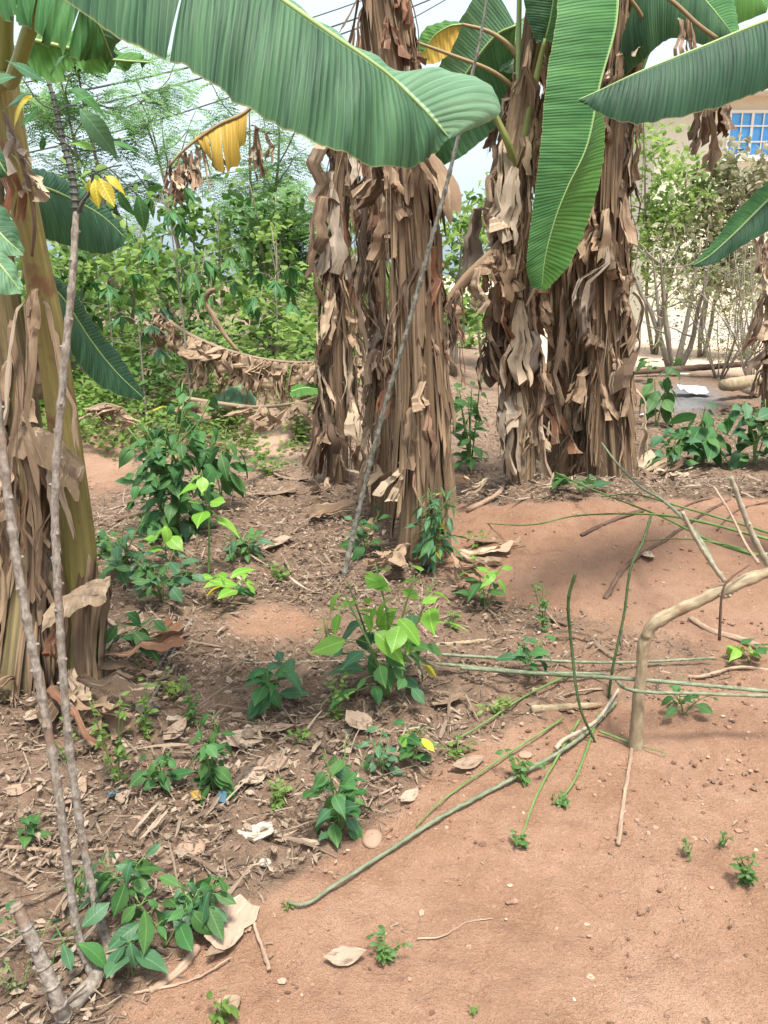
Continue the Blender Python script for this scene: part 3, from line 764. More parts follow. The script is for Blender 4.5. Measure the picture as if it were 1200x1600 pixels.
# ------------------------------------------------------------------ dead banana tissue
def dead_mesh(rs, kind):
    """a crumpled, frayed piece of dead blade hanging from its attachment at the origin; +X points away from the stem"""
    nu = 17
    L = rs.uniform(0.30, 0.66)
    if kind == 'ribbon':
        W, arc, A, ns = rs.uniform(0.014, 0.038), rs.uniform(0.3, 1.3), 0.25, 2
        ctrl = [(0, 0), (0.03, -0.06), (0.02 + rs.uniform(0, 0.05), -0.5), (0.01 + rs.uniform(0, 0.07), -1.0)]; L *= 1.35
        wp = [0.7, 1.0, 0.8, 0.35]
    elif kind == 'sheet':
        W, arc, A, ns = rs.uniform(0.055, 0.125), rs.uniform(0.4, 1.7), 0.30, 4
        ctrl = [(0, 0), (0.05, -0.06), (0.05 + rs.uniform(0, 0.05), -0.5), (0.04 + rs.uniform(-0.02, 0.08), -1.0)]
        wp = [0.25, 0.65, 1.0, 0.85]
    elif kind == 'hook':
        W, arc, A, ns = rs.uniform(0.04, 0.085), rs.uniform(0.6, 1.8), 0.32, 3
        ctrl = [(0, 0), (0.06, 0.10), (0.11 + rs.uniform(0, 0.06), 0.08), (0.14 + rs.uniform(0, 0.05), -0.25), (0.11, -0.95)]
        wp = [0.4, 0.5, 0.6, 1.0, 0.8]
    else:
        W, arc, A, ns = rs.uniform(0.08, 0.15), rs.uniform(0.4, 1.3), 0.30, 5
        ctrl = [(0, 0), (0.04, -0.10), (0.06, -0.45), (0.10 + rs.uniform(0, 0.07), -0.9)]; L *= 0.85
        wp = [0.12, 0.2, 0.55, 1.0]
    # columns: ns strips of three columns, parted by thin seams that fray open from u0 downward
    vs_, strip, seam = [], [], []
    edges = np.sort(rs.uniform(-0.85, 0.85, ns - 1)); edges = np.concatenate([[-1], edges, [1]])
    for k in range(ns):
        a, b = edges[k], edges[k + 1]; g = 0.03 * (b - a)
        for q in (0, 0.5, 1):
            vs_.append(a + g + (b - a - 2 * g) * q); strip.append(k)
    v = np.array(vs_); strip = np.array(strip); nv = len(v)
    u0 = rs.uniform(0.15, 0.9, ns)
    sdx, sdy, sdz, slen = rs.normal(0, 0.06, ns), rs.normal(0, 0.035, ns), rs.normal(0, 0.03, ns), rs.uniform(0.62, 1.08, ns)
    c = cr(ctrl, nu); wd = cr([(a,) for a in wp], nu)[:, 0] * W
    tw0, tw1 = rs.uniform(-0.7, 0.7), rs.uniform(-1.2, 1.2)
    fr = rs.uniform(1.5, 3.4); ph = rs.rand() * 6.28
    sway = rs.uniform(-0.07, 0.07)
    ragged = rs.uniform(-0.12, 0.06, nv)
    cx = rs.rand(4) * 50
    U = np.linspace(0, 1, nu)
    gu, gv = np.meshgrid(U * 5 + cx[0], v * 1.4 + cx[1], indexing='ij')
    cre = np.abs(vnoise(gu, gv) - 0.5) * 2 - 0.4
    kq = np.linspace(0, 1, 5); kn = np.interp(U, kq, rs.normal(0, 0.022, 5))
    kn2 = np.interp(U, kq, rs.normal(0, 0.022, 5))
    jig = rs.normal(0, 1, (nu, nv))
    R = np.zeros((nu, nv, 3)); UV = np.zeros((nu, nv, 2))
    for i in range(nu):
        u = U[i]
        y = np.sin(v * arc) / max(arc, 0.3) * wd[i] * (1 + 0.05 * jig[i])
        x = (np.cos(v * arc) - 1) / max(arc, 0.3) * wd[i] * (0.5 + u) + A * wd[i] * (np.abs(((v * fr * 0.9 + ph + u * 0.35) % 2) - 1) * 2 - 1) * (0.3 + 0.9 * u) + cre[i] * wd[i] * 0.4 + jig[i] * 0.0025
        tw = tw0 + tw1 * u
        free = np.clip(u - u0[strip], 0, 1)
        zl = c[i, 1] * L
        R[i, :, 0] = c[i, 0] + x * math.cos(tw) - y * math.sin(tw) + kn[i] * min(1, 2 * u) + sdx[strip] * free
        R[i, :, 1] = x * math.sin(tw) + y * math.cos(tw) + sway * u * u + kn2[i] * min(1, 2 * u) + sdy[strip] * free
        R[i, :, 2] = zl * (1 - (1 - slen[strip]) * free) + ragged * L * sstep(0.75, 1, u) + sdz[strip] * free + jig[i] * 0.004
        UV[i, :, 0] = (v + 1) / 2; UV[i, :, 1] = u
    mb = MB(); mb.v.append(R.reshape(-1, 3)); mb.uv.append(UV.reshape(-1, 2))
    for i in range(nu - 1):
        for j in range(nv - 1):
            if strip[j] != strip[j + 1] and U[i] > min(u0[strip[j]], u0[strip[j + 1]]): continue
            mb.f.append((i * nv + j, i * nv + j + 1, (i + 1) * nv + j + 1, (i + 1) * nv + j)); mb.mi.append(0)
    me = mb.mesh('dead_leaf', MAT['dry'])
    me.set_sharp_from_angle(angle=math.radians(32))
    return me
_r = RS(11)
DEAD = {k: [dead_mesh(_r, k) for _ in range(n)] for k, n in (('ribbon', 20), ('sheet', 24), ('hook', 16), ('flare', 16))}
def path_at(path, z):
    """centre and radius of a stem path (x,y,z,r) at height z"""
    return V(np.interp(z, path[:, 2], path[:, 0]), np.interp(z, path[:, 2], path[:, 1]), z), float(np.interp(z, path[:, 2], path[:, 3]))
def pseudostem(root, ctrl, mat, rs, sides=30, n=44, ridge=0.05, name='pseudostem'):
    path = cr(ctrl, n)
    rd = rs.normal(0, ridge, sides); rd = (rd + np.roll(rd, 1)) / 1.4
    rg = np.zeros((n, sides))
    for i in range(n):
        if i % 11 == 10:
            k = rs.normal(0, ridge, sides); rd = 0.45 * rd + 0.8 * (k + np.roll(k, 1)) / 1.4
        rg[i] = rd + rs.normal(0, ridge * 0.18, sides)
    mb = MB(); mb.tube(path[:, :3], path[:, 3], sides, ridge=rg)
    part(name, mb, mat, root)
    return path
def sheaths(root, path, rs, n, zlo, zhi, mat='sheath', lmin=0.6, lmax=1.8, peel=0.045):
    """old leaf sheaths wrapped on the pseudostem, peeling at their upper and lower ends"""
    for k in range(n):
        z0 = rs.uniform(zlo, zhi); L = rs.uniform(lmin, lmax)
        z1 = min(z0 + L, path[-1, 2] - 0.02)
        if z1 - z0 < 0.1: continue
        phi = rs.uniform(-math.pi, math.pi) if rs.rand() < 0.4 else rs.uniform(-math.pi * 0.95, -0.05)
        half = rs.uniform(0.08, 0.36)
        nu, nv = 12, 6
        R = np.zeros((nu, nv, 3)); UV = np.zeros((nu, nv, 2))
        off = rs.uniform(0.004, 0.02); rag0 = rs.uniform(-0.16, 0.03, nv); rag1 = rs.uniform(-0.02, 0.12, nv)
        pt, pb = rs.uniform(0, peel), rs.uniform(0, peel * 1.4)
        for i in range(nu):
            u = i / (nu - 1)
            for j in range(nv):
                v = j / (nv - 1) * 2 - 1
                z = z0 + (z1 - z0) * u + rag0[j] * (1 - u) ** 2 + rag1[j] * u ** 2
                c, r = path_at(path, z)
                a = phi + half * v * (0.25 + 0.75 * math.sin(math.pi * (0.12 + 0.80 * u))) + 0.07 * math.sin(u * 5 + k)
                rr = r + off + 0.008 * math.sin(v * 5 + k) + pb * (1 - u) ** 4 + pt * u ** 5 + rs.normal(0, 0.0022) + 0.008 * (1 - v * v)
                R[i, j] = c + V(math.cos(a), math.sin(a), 0) * rr
                UV[i, j] = (u * (z1 - z0), 0.5 + v * half / 6.28 + k * 0.17)
        mb = MB(); mb.grid(R, UV)
        part('leaf_sheath', mb, MAT[mat], root)
def dress(root, path, rs, n, zlo, zhi, mixk=(0.34, 0.30, 0.2, 0.16), sc=(0.7, 1.2), front=0.72):
    kinds = ('ribbon', 'sheet', 'hook', 'flare')
    for k in range(n):
        z = zlo + (zhi - zlo) * (k + rs.rand()) / n
        kd = kinds[rs.choice(4, p=mixk)]
        me = DEAD[kd][rs.randint(len(DEAD[kd]))]
        phi = rs.uniform(-math.pi, 0) if rs.rand() < front else rs.uniform(0, math.pi)
        c, r = path_at(path, z)
        p = c + V(math.cos(phi), math.sin(phi), 0) * (r * 0.96)
        s = rs.uniform(*sc) * (1.18 if kd in ('sheet', 'flare') else 1)
        gz = float(height(p[0], p[1]))
        if z - 0.55 * s < gz + 0.02: s = max(0.35, (z - gz) / 0.62)
        M = Matrix.Translation(Vector(p)) @ Euler((rs.normal(0, 0.12), rs.normal(-0.05, 0.12), phi + rs.normal(0, 0.35))).to_matrix().to_4x4() @ Matrix.Diagonal((s * rs.uniform(0.8, 1.15), s * rs.uniform(0.8, 1.3) * rs.choice((-1, 1)), s, 1))
        inst('dead_leaf', me, root, M)
def skirt(root, c, r, rs, n, lo=0.15, hi=0.45):
    """dead leaves lying round the foot"""
    for k in range(n):
        phi = rs.uniform(0, 6.28)
        me = DEAD[('ribbon', 'sheet', 'flare')[rs.randint(3)]][rs.randint(12)]
        p = c[:2] + V(math.cos(phi), math.sin(phi)) * (r + rs.uniform(-0.02, hi * 0.5))
        z = float(height(*p)) + rs.uniform(0.03, 0.14)
        # lay the leaf outward and slightly down
        M = Matrix.Translation((p[0], p[1], z)) @ Euler((rs.normal(0, 0.4), 0, phi)).to_matrix().to_4x4() @ Euler((0, -math.radians(rs.uniform(62, 84)), 0)).to_matrix().to_4x4() @ Matrix.Scale(rs.uniform(0.5, 0.9), 4)
        inst('dead_leaf', me, root, M)
def blade(parent, name, mid, eL, eR, matL, matR=None, nu=56, nv=9, bul=0.10, corr=0.004, freq=38, tears=(), rib=0.008, rs=RS(3), ribmat='rib', label=None, rag=0.004, ribend=0.25, match=False):
    """a banana blade lofted between its rib and its two edges (3-D control points)"""
    mid0 = mid; mid = cr(mid, nu)
    Ls = np.concatenate([[0], np.cumsum(np.linalg.norm(np.diff(mid, axis=0), axis=1))])
    mb = MB()
    cuts = [0] + [int(t * (nu - 1)) for t in tears] + [nu - 1]
    for side, e, mi in ((1, eL, 0), (-1, eR, 1)):
        if e is None: continue
        E = cr_like(e, mid0, nu) if match and len(e) == len(mid0) else cr(e, nu)
        E = E + np.stack([vnoise(np.arange(nu) * 0.7, np.full(nu, side * 3.0), k + 20) - 0.5 for k in range(3)], 1) * rag * 2
        T = np.gradient(mid, axis=0)
        N = np.cross(T, E - mid); N /= (np.linalg.norm(N, axis=1)[:, None] + 1e-9)
        up = np.sign(np.mean(N[:, 2]) or 1)
        W = np.linalg.norm(E - mid, axis=1)
        for s0, s1 in zip(cuts[:-1], cuts[1:]):
            if s1 - s0 < 2: continue
            idx = np.arange(s0, s1 + 1)
            R = np.zeros((len(idx), nv, 3)); UV = np.zeros((len(idx), nv, 2))
            for q, i in enumerate(idx):
                t = np.linspace(0, 1, nv)
                p = mid[i] + np.outer(t, E[i] - mid[i])
                wob = corr * np.sin(Ls[i] * freq * 6.28 / 2 + t * 1.5) * np.minimum(t * 3, 1) + corr * 2.4 * (vnoise(np.full(nv, Ls[i] * 9), t * 1.2 + side * 5, 31) - 0.5) * t
                p = p + np.outer(4 * t * (1 - t) * bul * W[i] + wob * 1.0, N[i] * up)
                gap = 0
                if q == 0 and s0 > 0: gap = 1
                if q == len(idx) - 1 and s1 < nu - 1: gap = -1
                if gap:
                    p = p + np.outer(t ** 1.5, T[i] * gap * 0.55)
                R[q] = p
                UV[q, :, 0] = Ls[i]; UV[q, :, 1] = t * side
            mb.grid(R, UV, mi)
    o = part(name, mb, [MAT[matL], MAT[matR or matL]], parent, label=label)
    if rib:
        rb = MB(); rb.tube(mid, np.linspace(rib, rib * ribend, nu), 8)
        part('midrib', rb, MAT[ribmat], o)
    return o
def petiole(parent, ctrl, r0, r1, mat='petiole', n=18, name='petiole'):
    p = cr(ctrl, n)
    mb = MB(); mb.tube(p, np.linspace(r0, r1, n), 10)
    return part(name, mb, MAT[mat], parent)
def C(*a):
    """control points: (px, py, Y[, r])"""
    return [np.concatenate([P(q[0], q[1], q[2]), q[3:]]) for q in a]

# ------------------------------------------------------------------ the brown curtained banana plants
def brown_plant(label, ctrl, seed, nsh, nd, zlo, zhi, sc=(0.7, 1.2), mixk=(0.34, 0.30, 0.2, 0.16), nsk=10, group='brown banana plants'):
    rs = RS(seed)
    ctrl = C(*ctrl)
    g = float(height(ctrl[0][0], ctrl[0][1]))
    ctrl[0][2] = g - 0.05
    root = thing('banana_plant', label, 'banana plant', (ctrl[0][0], ctrl[0][1], g), group)
    path = pseudostem(root, ctrl, MAT['sheath'], rs)
    sheaths(root, path, rs, nsh, g, min(zhi, path[-1, 2] - 0.3))
    dress(root, path, rs, nd, g + zlo, min(zhi, path[-1, 2]), sc=sc, mixk=mixk)
    skirt(root, path[0, :3], path[0, 3], rs, nsk)
    for k in range(26):      # loose fibre strings
        z1 = rs.uniform(g + 0.7, min(zhi, path[-1, 2])); L = rs.uniform(0.4, 1.0); c, r = path_at(path, z1); a = rs.uniform(-math.pi, 0.6)
        p = c + V(math.cos(a), math.sin(a), 0) * (r + 0.02); dx, dy = rs.normal(0, 0.05, 2)
        mb = MB(); mb.tube(cr([p, p + V(dx * 0.5 + math.cos(a) * 0.05, math.sin(a) * 0.05, -L * 0.4), p + V(dx, dy - 0.02, -min(L, z1 - g - 0.05))], 9), np.linspace(0.004, 0.0018, 9), 4, cap=False)
        part('fibre', mb, MAT['dryribs'], root)
    return root, path
plant_a, path_a = brown_plant('slender banana plant curtained in dead leaves, left of the stoutest brown trunk', [(528, 752, 6.0, 0.09), (528, 600, 6.0, 0.07), (526, 420, 6.0, 0.06), (540, 240, 6.0, 0.05), (570, 60, 6.0, 0.05)], 21, 10, 74, 0.2, 3.0, (0.6, 1.15), (0.28, 0.38, 0.18, 0.16), nsk=6)
plant_b, path_b = brown_plant('stoutest brown banana trunk with peeling sheaths, standing nearest the red mound edge', [(660, 868, 4.35, 0.165), (660, 780, 4.35, 0.125), (658, 600, 4.35, 0.105), (650, 420, 4.35, 0.092), (634, 200, 4.35, 0.085), (608, 30, 4.35, 0.075), (590, -150, 4.35, 0.08)], 22, 60, 50, 0.4, 3.1, (0.4, 0.85), (0.34, 0.32, 0.18, 0.16), nsk=5)
plant_f, path_f = brown_plant('thin olive brown banana stem squeezed between the two left curtained trunks', [(598, 792, 5.0, 0.085), (598, 640, 5.0, 0.07), (590, 480, 5.0, 0.055), (585, 300, 5.0, 0.05), (590, 180, 5.0, 0.04)], 23, 9, 40, 0.5, 2.5, (0.45, 0.9), (0.35, 0.38, 0.12, 0.15), nsk=4)
plant_c, path_c = brown_plant('leaf draped banana plant at the left of the right hand clump', [(814, 800, 5.15, 0.085), (816, 640, 5.15, 0.08), (802, 420, 5.15, 0.075), (806, 240, 5.15, 0.07), (836, 60, 5.15, 0.06), (850, -60, 5.15, 0.05)], 24, 14, 76, 0.4, 2.9, (0.5, 1.1), (0.28, 0.38, 0.16, 0.18), nsk=3)
plant_d, path_d = brown_plant('shaded middle banana trunk of the right hand clump', [(888, 745, 5.75, 0.14), (888, 600, 5.75, 0.12), (884, 400, 5.75, 0.11), (880, 200, 5.75, 0.10), (876, 0, 5.75, 0.09), (874, -60, 5.75, 0.08)], 25, 26, 72, 0.25, 3.2, (0.5, 1.1), (0.3, 0.36, 0.16, 0.18), nsk=4)
plant_e, path_e = brown_plant('broad shaggy banana trunk at the right of the right hand clump', [(952, 735, 5.5, 0.175), (946, 620, 5.5, 0.135), (944, 420, 5.5, 0.11), (955, 200, 5.5, 0.10), (968, 0, 5.5, 0.09), (972, -80, 5.5, 0.08)], 26, 50, 96, 0.25, 3.2, (0.4, 1.0), (0.36, 0.36, 0.12, 0.16), nsk=6)

# right edge plant and an out-of-frame plant that carries the near right leaves
plant_r, path_r = brown_plant('banana plant with brown dangling leaves cut by the right edge of the view', [(1212, 628, 9.3, 0.14), (1214, 480, 9.3, 0.11), (1220, 300, 9.3, 0.09), (1222, 120, 9.3, 0.08), (1216, 20, 9.3, 0.06)], 27, 10, 44, 0.3, 2.3, (0.6, 1.1))
g_ = V(2.15, 3.6, float(height(2.15, 3.6)))
plant_n = thing('banana_plant', 'near banana plant whose broad green leaves enter from the right edge', 'banana plant', g_)
path_n = pseudostem(plant_n, [V(2.15, 3.6, g_[2] - 0.05, 0.14), V(2.12, 3.6, 1.0, 0.11), V(2.05, 3.58, 1.7, 0.09), V(2.02, 3.55, 2.45, 0.07)], MAT['stem_yel'], RS(28))
sheaths(plant_n, path_n, RS(29), 10, 0.2, 1.6)

# green and yellow blades of the brown plants
blade(plant_a, 'leaf', C((388, 172, 5.7), (360, 185, 5.68), (330, 200, 5.66), (302, 216, 5.64)), C((384, 215, 5.7), (372, 252, 5.68), (350, 272, 5.66), (312, 228, 5.64)), None, 'blade_yel', nu=30, nv=7, rib=0.006, ribmat='petiole_br', tears=(0.55, 0.78), label='torn golden yellow blade', rag=0.02)
petiole(plant_a, C((566, 90, 6.0), (500, 60, 5.9), (440, 110, 5.8), (388, 172, 5.7), (340, 196, 5.66), (290, 232, 5.62), (262, 262, 5.6)), 0.02, 0.008, 'petiole_br', 30)
_rs = RS(61)
for k in range(22):       # brown cluster hanging from the end of that stalk
    f = _rs.rand()
    p = P(250 + 90 * f, 268 - 66 * f + _rs.uniform(-8, 18), 5.62 + 0.05 * f)
    inst('dead_leaf', DEAD[('ribbon', 'sheet', 'flare')[_rs.randint(3)]][_rs.randint(12)], plant_a, Matrix.Translation(Vector(p)) @ Euler((_rs.normal(0, 0.25), _rs.normal(0, 0.2), _rs.rand() * 6.28)).to_matrix().to_4x4() @ Matrix.Scale(_rs.uniform(0.3, 0.55), 4))
for px, py in ((395, 195), (405, 200), (420, 205)):
    inst('dead_leaf', DEAD['sheet'][_rs.randint(12)], plant_a, Matrix.Translation(Vector(P(px, py, 5.8))) @ Euler((0, 0, _rs.rand() * 6.28)).to_matrix().to_4x4() @ Matrix.Scale(0.5, 4))
# thick bent brown stalk with hanging shreds (from the left plant of the right clump)
petiole(plant_c, C((800, 350, 5.12), (785, 378, 5.0), (760, 405, 4.95), (725, 440, 4.92), (693, 488, 4.92)), 0.03, 0.034, 'sheath', 22)
for k in range(16):
    f = _rs.rand()
    p = cr(C((790, 372, 5.0), (760, 405, 4.95), (725, 440, 4.92), (693, 488, 4.92)), 20)[int(f * 19)] + V(0, -0.03, 0)
    long_ = k < 6
    me = DEAD['ribbon' if long_ else 'sheet'][_rs.randint(12)]
    s = _rs.uniform(0.5, 0.75) if long_ else _rs.uniform(0.3, 0.5)
    inst('dead_leaf', me, plant_c, Matrix.Translation(Vector(p)) @ Euler((0, 0, -1.57 + _rs.normal(0, 0.6))).to_matrix().to_4x4() @ Matrix.Diagonal((s, s * (0.5 if long_ else 1.5), s, 1)))
# hanging leaf in front of the right clump
blade(plant_d, 'leaf', C((962, -140, 5.0), (966, -40, 4.85), (962, 40, 4.78), (938, 130, 4.72), (918, 225, 4.68), (888, 290, 4.66), (868, 340, 4.65), (852, 400, 4.66), (846, 452, 4.68)),
      C((880, -140, 4.9), (874, -40, 4.75), (868, 40, 4.66), (853, 130, 4.62), (846, 215, 4.6), (838, 285, 4.6), (830, 345, 4.62), (822, 410, 4.64), (830, 450, 4.68)),
      C((958, -140, 5.1), (956, -40, 5.0), (950, 40, 4.95), (936, 120, 4.92), (945, 196, 4.9), (940, 262, 4.86), (924, 330, 4.82), (894, 405, 4.76), (850, 456, 4.7)),
      'blade_mid', 'blade_lite', nu=80, nv=10, bul=0.05, corr=0.0045, freq=31, rib=0.007, rs=RS(5), label='long fresh green leaf hanging straight down', match=True)
petiole(plant_d, C((880, 30, 5.72), (900, -120, 5.5), (940, -190, 5.2), (962, -140, 5.0)), 0.03, 0.014)
# broad leaf behind the leaning stem
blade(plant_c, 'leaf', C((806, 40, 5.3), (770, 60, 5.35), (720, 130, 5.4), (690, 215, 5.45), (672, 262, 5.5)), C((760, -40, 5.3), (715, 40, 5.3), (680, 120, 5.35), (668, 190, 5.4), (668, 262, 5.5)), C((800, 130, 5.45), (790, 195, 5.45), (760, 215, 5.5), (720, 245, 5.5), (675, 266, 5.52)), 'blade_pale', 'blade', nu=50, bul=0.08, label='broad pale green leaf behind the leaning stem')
# yellowing leaf and stalks near the top
blade(plant_c, 'leaf', C((722, 38, 5.2), (700, 42, 5.2), (675, 60, 5.22), (655, 96, 5.25)), C((716, 55, 5.2), (704, 80, 5.2), (685, 98, 5.22), (660, 100, 5.25)), C((710, 34, 5.25), (690, 34, 5.25), (664, 44, 5.26), (645, 84, 5.28)), 'blade_yel', 'blade_lite', nu=24, nv=6, rib=0.006, label='small leaf yellowing along one edge')
petiole(plant_c, C((815, 110, 5.15), (800, 76, 5.16), (765, 50, 5.18), (722, 38, 5.2)), 0.016, 0.009, 'petiole_br')
petiole(plant_c, C((818, 150, 5.15), (770, 112, 5.1), (700, 84, 5.1), (640, 62, 5.12)), 0.014, 0.008, 'petiole_br')
petiole(plant_c, C((806, 260, 5.10), (822, 200, 5.05), (838, 120, 5.0), (852, 60, 4.95)), 0.026, 0.014)
petiole(plant_c, C((804, 262, 5.08), (794, 225, 5.0), (778, 190, 4.98), (768, 172, 4.96)), 0.024, 0.018)
petiole(plant_c, C((808, 165, 5.1), (810, 80, 5.08), (812, -40, 5.05)), 0.016, 0.014, 'rib')
blade(plant_c, 'leaf', C((852, 62, 4.95), (862, 20, 4.92), (872, -60, 4.9), (880, -160, 4.95)), C((838, 68, 4.95), (820, 10, 4.95), (815, -60, 4.95), (850, -160, 5)), C((873, 70, 4.88), (880, 20, 4.85), (890, -60, 4.85), (890, -160, 4.9)), 'blade', 'blade_mid', nu=30, nv=7, label='upright half furled green leaf')
blade(plant_c, 'leaf', C((860, 75, 5.45), (830, 85, 5.4), (800, 100, 5.4), (780, 112, 5.4)), C((862, 108, 5.4), (830, 112, 5.38), (800, 114, 5.38), (780, 114, 5.4)), C((862, 20, 5.5), (820, 25, 5.5), (790, 60, 5.5), (778, 108, 5.45)), 'blade', 'blade_pale', nu=30, nv=7)
# leaves at the top right behind the big hanging one
blade(plant_e, 'leaf', C((985, 20, 5.4), (1010, -30, 5.2), (1060, -40, 5.1), (1110, 10, 5.1), (1150, 60, 5.1)), C((975, 120, 5.3), (1010, 90, 5.15), (1050, 60, 5.1), (1100, 70, 5.1), (1148, 64, 5.1)), C((1000, -80, 5.6), (1040, -110, 5.5), (1090, -80, 5.4), (1140, -20, 5.3), (1156, 56, 5.15)), 'blade', 'blade_mid', nu=40, nv=8, label='arching green leaf behind the hanging one')
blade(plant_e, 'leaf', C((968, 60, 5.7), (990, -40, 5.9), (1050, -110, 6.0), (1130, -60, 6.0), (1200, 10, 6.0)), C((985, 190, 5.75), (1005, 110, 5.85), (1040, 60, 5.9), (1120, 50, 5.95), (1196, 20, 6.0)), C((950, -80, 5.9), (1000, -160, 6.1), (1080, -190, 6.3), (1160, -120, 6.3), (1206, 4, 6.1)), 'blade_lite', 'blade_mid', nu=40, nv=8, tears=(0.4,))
petiole(plant_e, C((972, 110, 5.4), (1010, 60, 5.2), (1000, 20, 5.15), (960, -30, 5.1)), 0.012, 0.01, 'petiole_br')
petiole(plant_e, C((1035, -10, 5.0), (1060, 10, 4.98), (1090, 38, 4.96), (1120, 60, 4.95)), 0.012, 0.012, 'petiole_br')
for px, py, Y, s, r_ in ((1060, 30, 5.05, 0.7, -1.2), (1075, 26, 5.05, 0.5, -1.8), (990, 180, 5.35, 0.6, 0.2), (1085, 152, 6.6, 0.7, -1.6), (1100, 150, 6.6, 0.8, -1.2), (1115, 146, 6.6, 0.95, -2.0), (1128, 146, 6.6, 0.7, -1.5), (1122, 150, 6.6, 1.0, -0.9)):
    pl = plant_e if Y < 6 else plant_r
    inst('dead_leaf', DEAD['sheet'][_rs.randint(12)], pl, Matrix.Translation(Vector(P(px, py, Y))) @ Euler((0, 0, r_)).to_matrix().to_4x4() @ Matrix.Diagonal((s, s * 1.2, s, 1)))
petiole(plant_r, C((1206, 60, 9.2), (1190, 100, 8.4), (1150, 140, 7.0), (1090, 150, 6.55)), 0.03, 0.012, 'petiole_br')
# near right leaves
blade(plant_n, 'leaf', C((1330, 20, 3.3), (1270, 18, 3.15), (1200, 32, 3.02), (1100, 72, 2.95), (1000, 112, 2.9), (940, 140, 2.9), (904, 156, 2.9)),
      C((1340, 150, 3.25), (1270, 128, 3.1), (1200, 140, 2.96), (1120, 168, 2.88), (1040, 187, 2.84), (970, 190, 2.84), (906, 160, 2.9)),
      C((1320, 70, 3.6), (1265, 68, 3.5), (1200, 80, 3.38), (1100, 116, 3.28), (1010, 146, 3.18), (945, 160, 3.05), (906, 158, 2.92)),
      'blade_dark', 'blade', nu=80, nv=10, bul=0.10, corr=0.004, label='wide dark leaf pointing left across the top')
petiole(plant_n, [V(2.02, 3.55, 2.45), V(2.02, 3.5, 2.6), *C((1345, -10, 3.35), (1330, 20, 3.3))], 0.03, 0.012)
blade(plant_n, 'leaf', C((1300, 240, 3.5), (1240, 275, 3.4), (1200, 312, 3.3), (1150, 362, 3.2), (1110, 398, 3.15), (1084, 414, 3.12)),
      C((1290, 210, 3.55), (1232, 250, 3.45), (1196, 286, 3.35), (1148, 334, 3.25), (1108, 386, 3.16), (1082, 412, 3.12)),
      C((1310, 310, 3.42), (1250, 345, 3.32), (1205, 360, 3.24), (1160, 384, 3.18), (1120, 410, 3.14), (1088, 418, 3.12)),
      'blade_mid', 'blade_dark', nu=50, nv=8, bul=0.12, label='narrower leaf drooping down at the right edge')
petiole(plant_n, [V(2.03, 3.56, 2.3), *C((1330, 225, 3.55), (1300, 240, 3.5))], 0.025, 0.012)
for px, py, s in ((1192, 352, 0.55), (1200, 400, 0.6), (1196, 380, 0.5)):
    o = inst('dead_leaf', DEAD['flare'][_rs.randint(12)], plant_r, Matrix.Translation(Vector(P(px, py, 9.0))) @ Euler((0, 0, -1.57)).to_matrix().to_4x4() @ Matrix.Scale(s * 1.6, 4))

# ------------------------------------------------------------------ the near left plants
base = G(116, 1062)
plant_l = thing('banana_plant', 'near banana plant with leaning yellow green stem at the left', 'banana plant', base)
path_l = pseudostem(plant_l, [np.append(base - V(0, 0, 0.05), 0.092), *C((126, 900, 2.9, 0.066), (104, 700, 2.9, 0.055), (78, 520, 2.9, 0.052), (50, 380, 2.88, 0.046), (22, 240, 2.86, 0.048), (0, 100, 2.84, 0.05), (-20, -60, 2.8, 0.045))], MAT['stem_yel'], RS(71), ridge=0.03)
sheaths(plant_l, path_l, RS(72), 12, base[2], 0.1, lmin=0.25, lmax=0.45, peel=0.05)
skirt(plant_l, base, 0.12, RS(73), 7)
base2 = G(30, 1075)
plant_m = thing('banana_plant', 'second near banana stem, darker, left of the leaning yellow green one', 'banana plant', base2)
path_m = pseudostem(plant_m, [np.append(base2 - V(0, 0, 0.05), 0.095), *C((48, 850, 2.95, 0.068), (36, 650, 3.0, 0.065), (8, 480, 3.0, 0.06), (-20, 300, 3.0, 0.055), (-40, 100, 3.0, 0.05))], MAT['stem_br'], RS(74), ridge=0.04)
sheaths(plant_m, path_m, RS(75), 18, base2[2], 0.5, lmin=0.25, lmax=0.5, peel=0.06)
dress(plant_m, path_m, RS(77), 18, 0.5, 1.5, sc=(0.4, 0.75), mixk=(0.6, 0.2, 0.1, 0.1))
skirt(plant_m, base2, 0.12, RS(78), 8)
base3 = G(-40, 1040)
plant_o = thing('banana_plant', 'dead brown banana stem half outside the left edge', 'banana plant', base3)
path_o = pseudostem(plant_o, [np.append(base3 - V(0, 0, 0.05), 0.14), *C((-25, 850, 3.05, 0.11), (-25, 650, 3.1, 0.09), (-45, 450, 3.1, 0.08))], MAT['sheath'], RS(79), ridge=0.05)
dress(plant_o, path_o, RS(80), 22, 0.3, 1.5, sc=(0.4, 0.75))
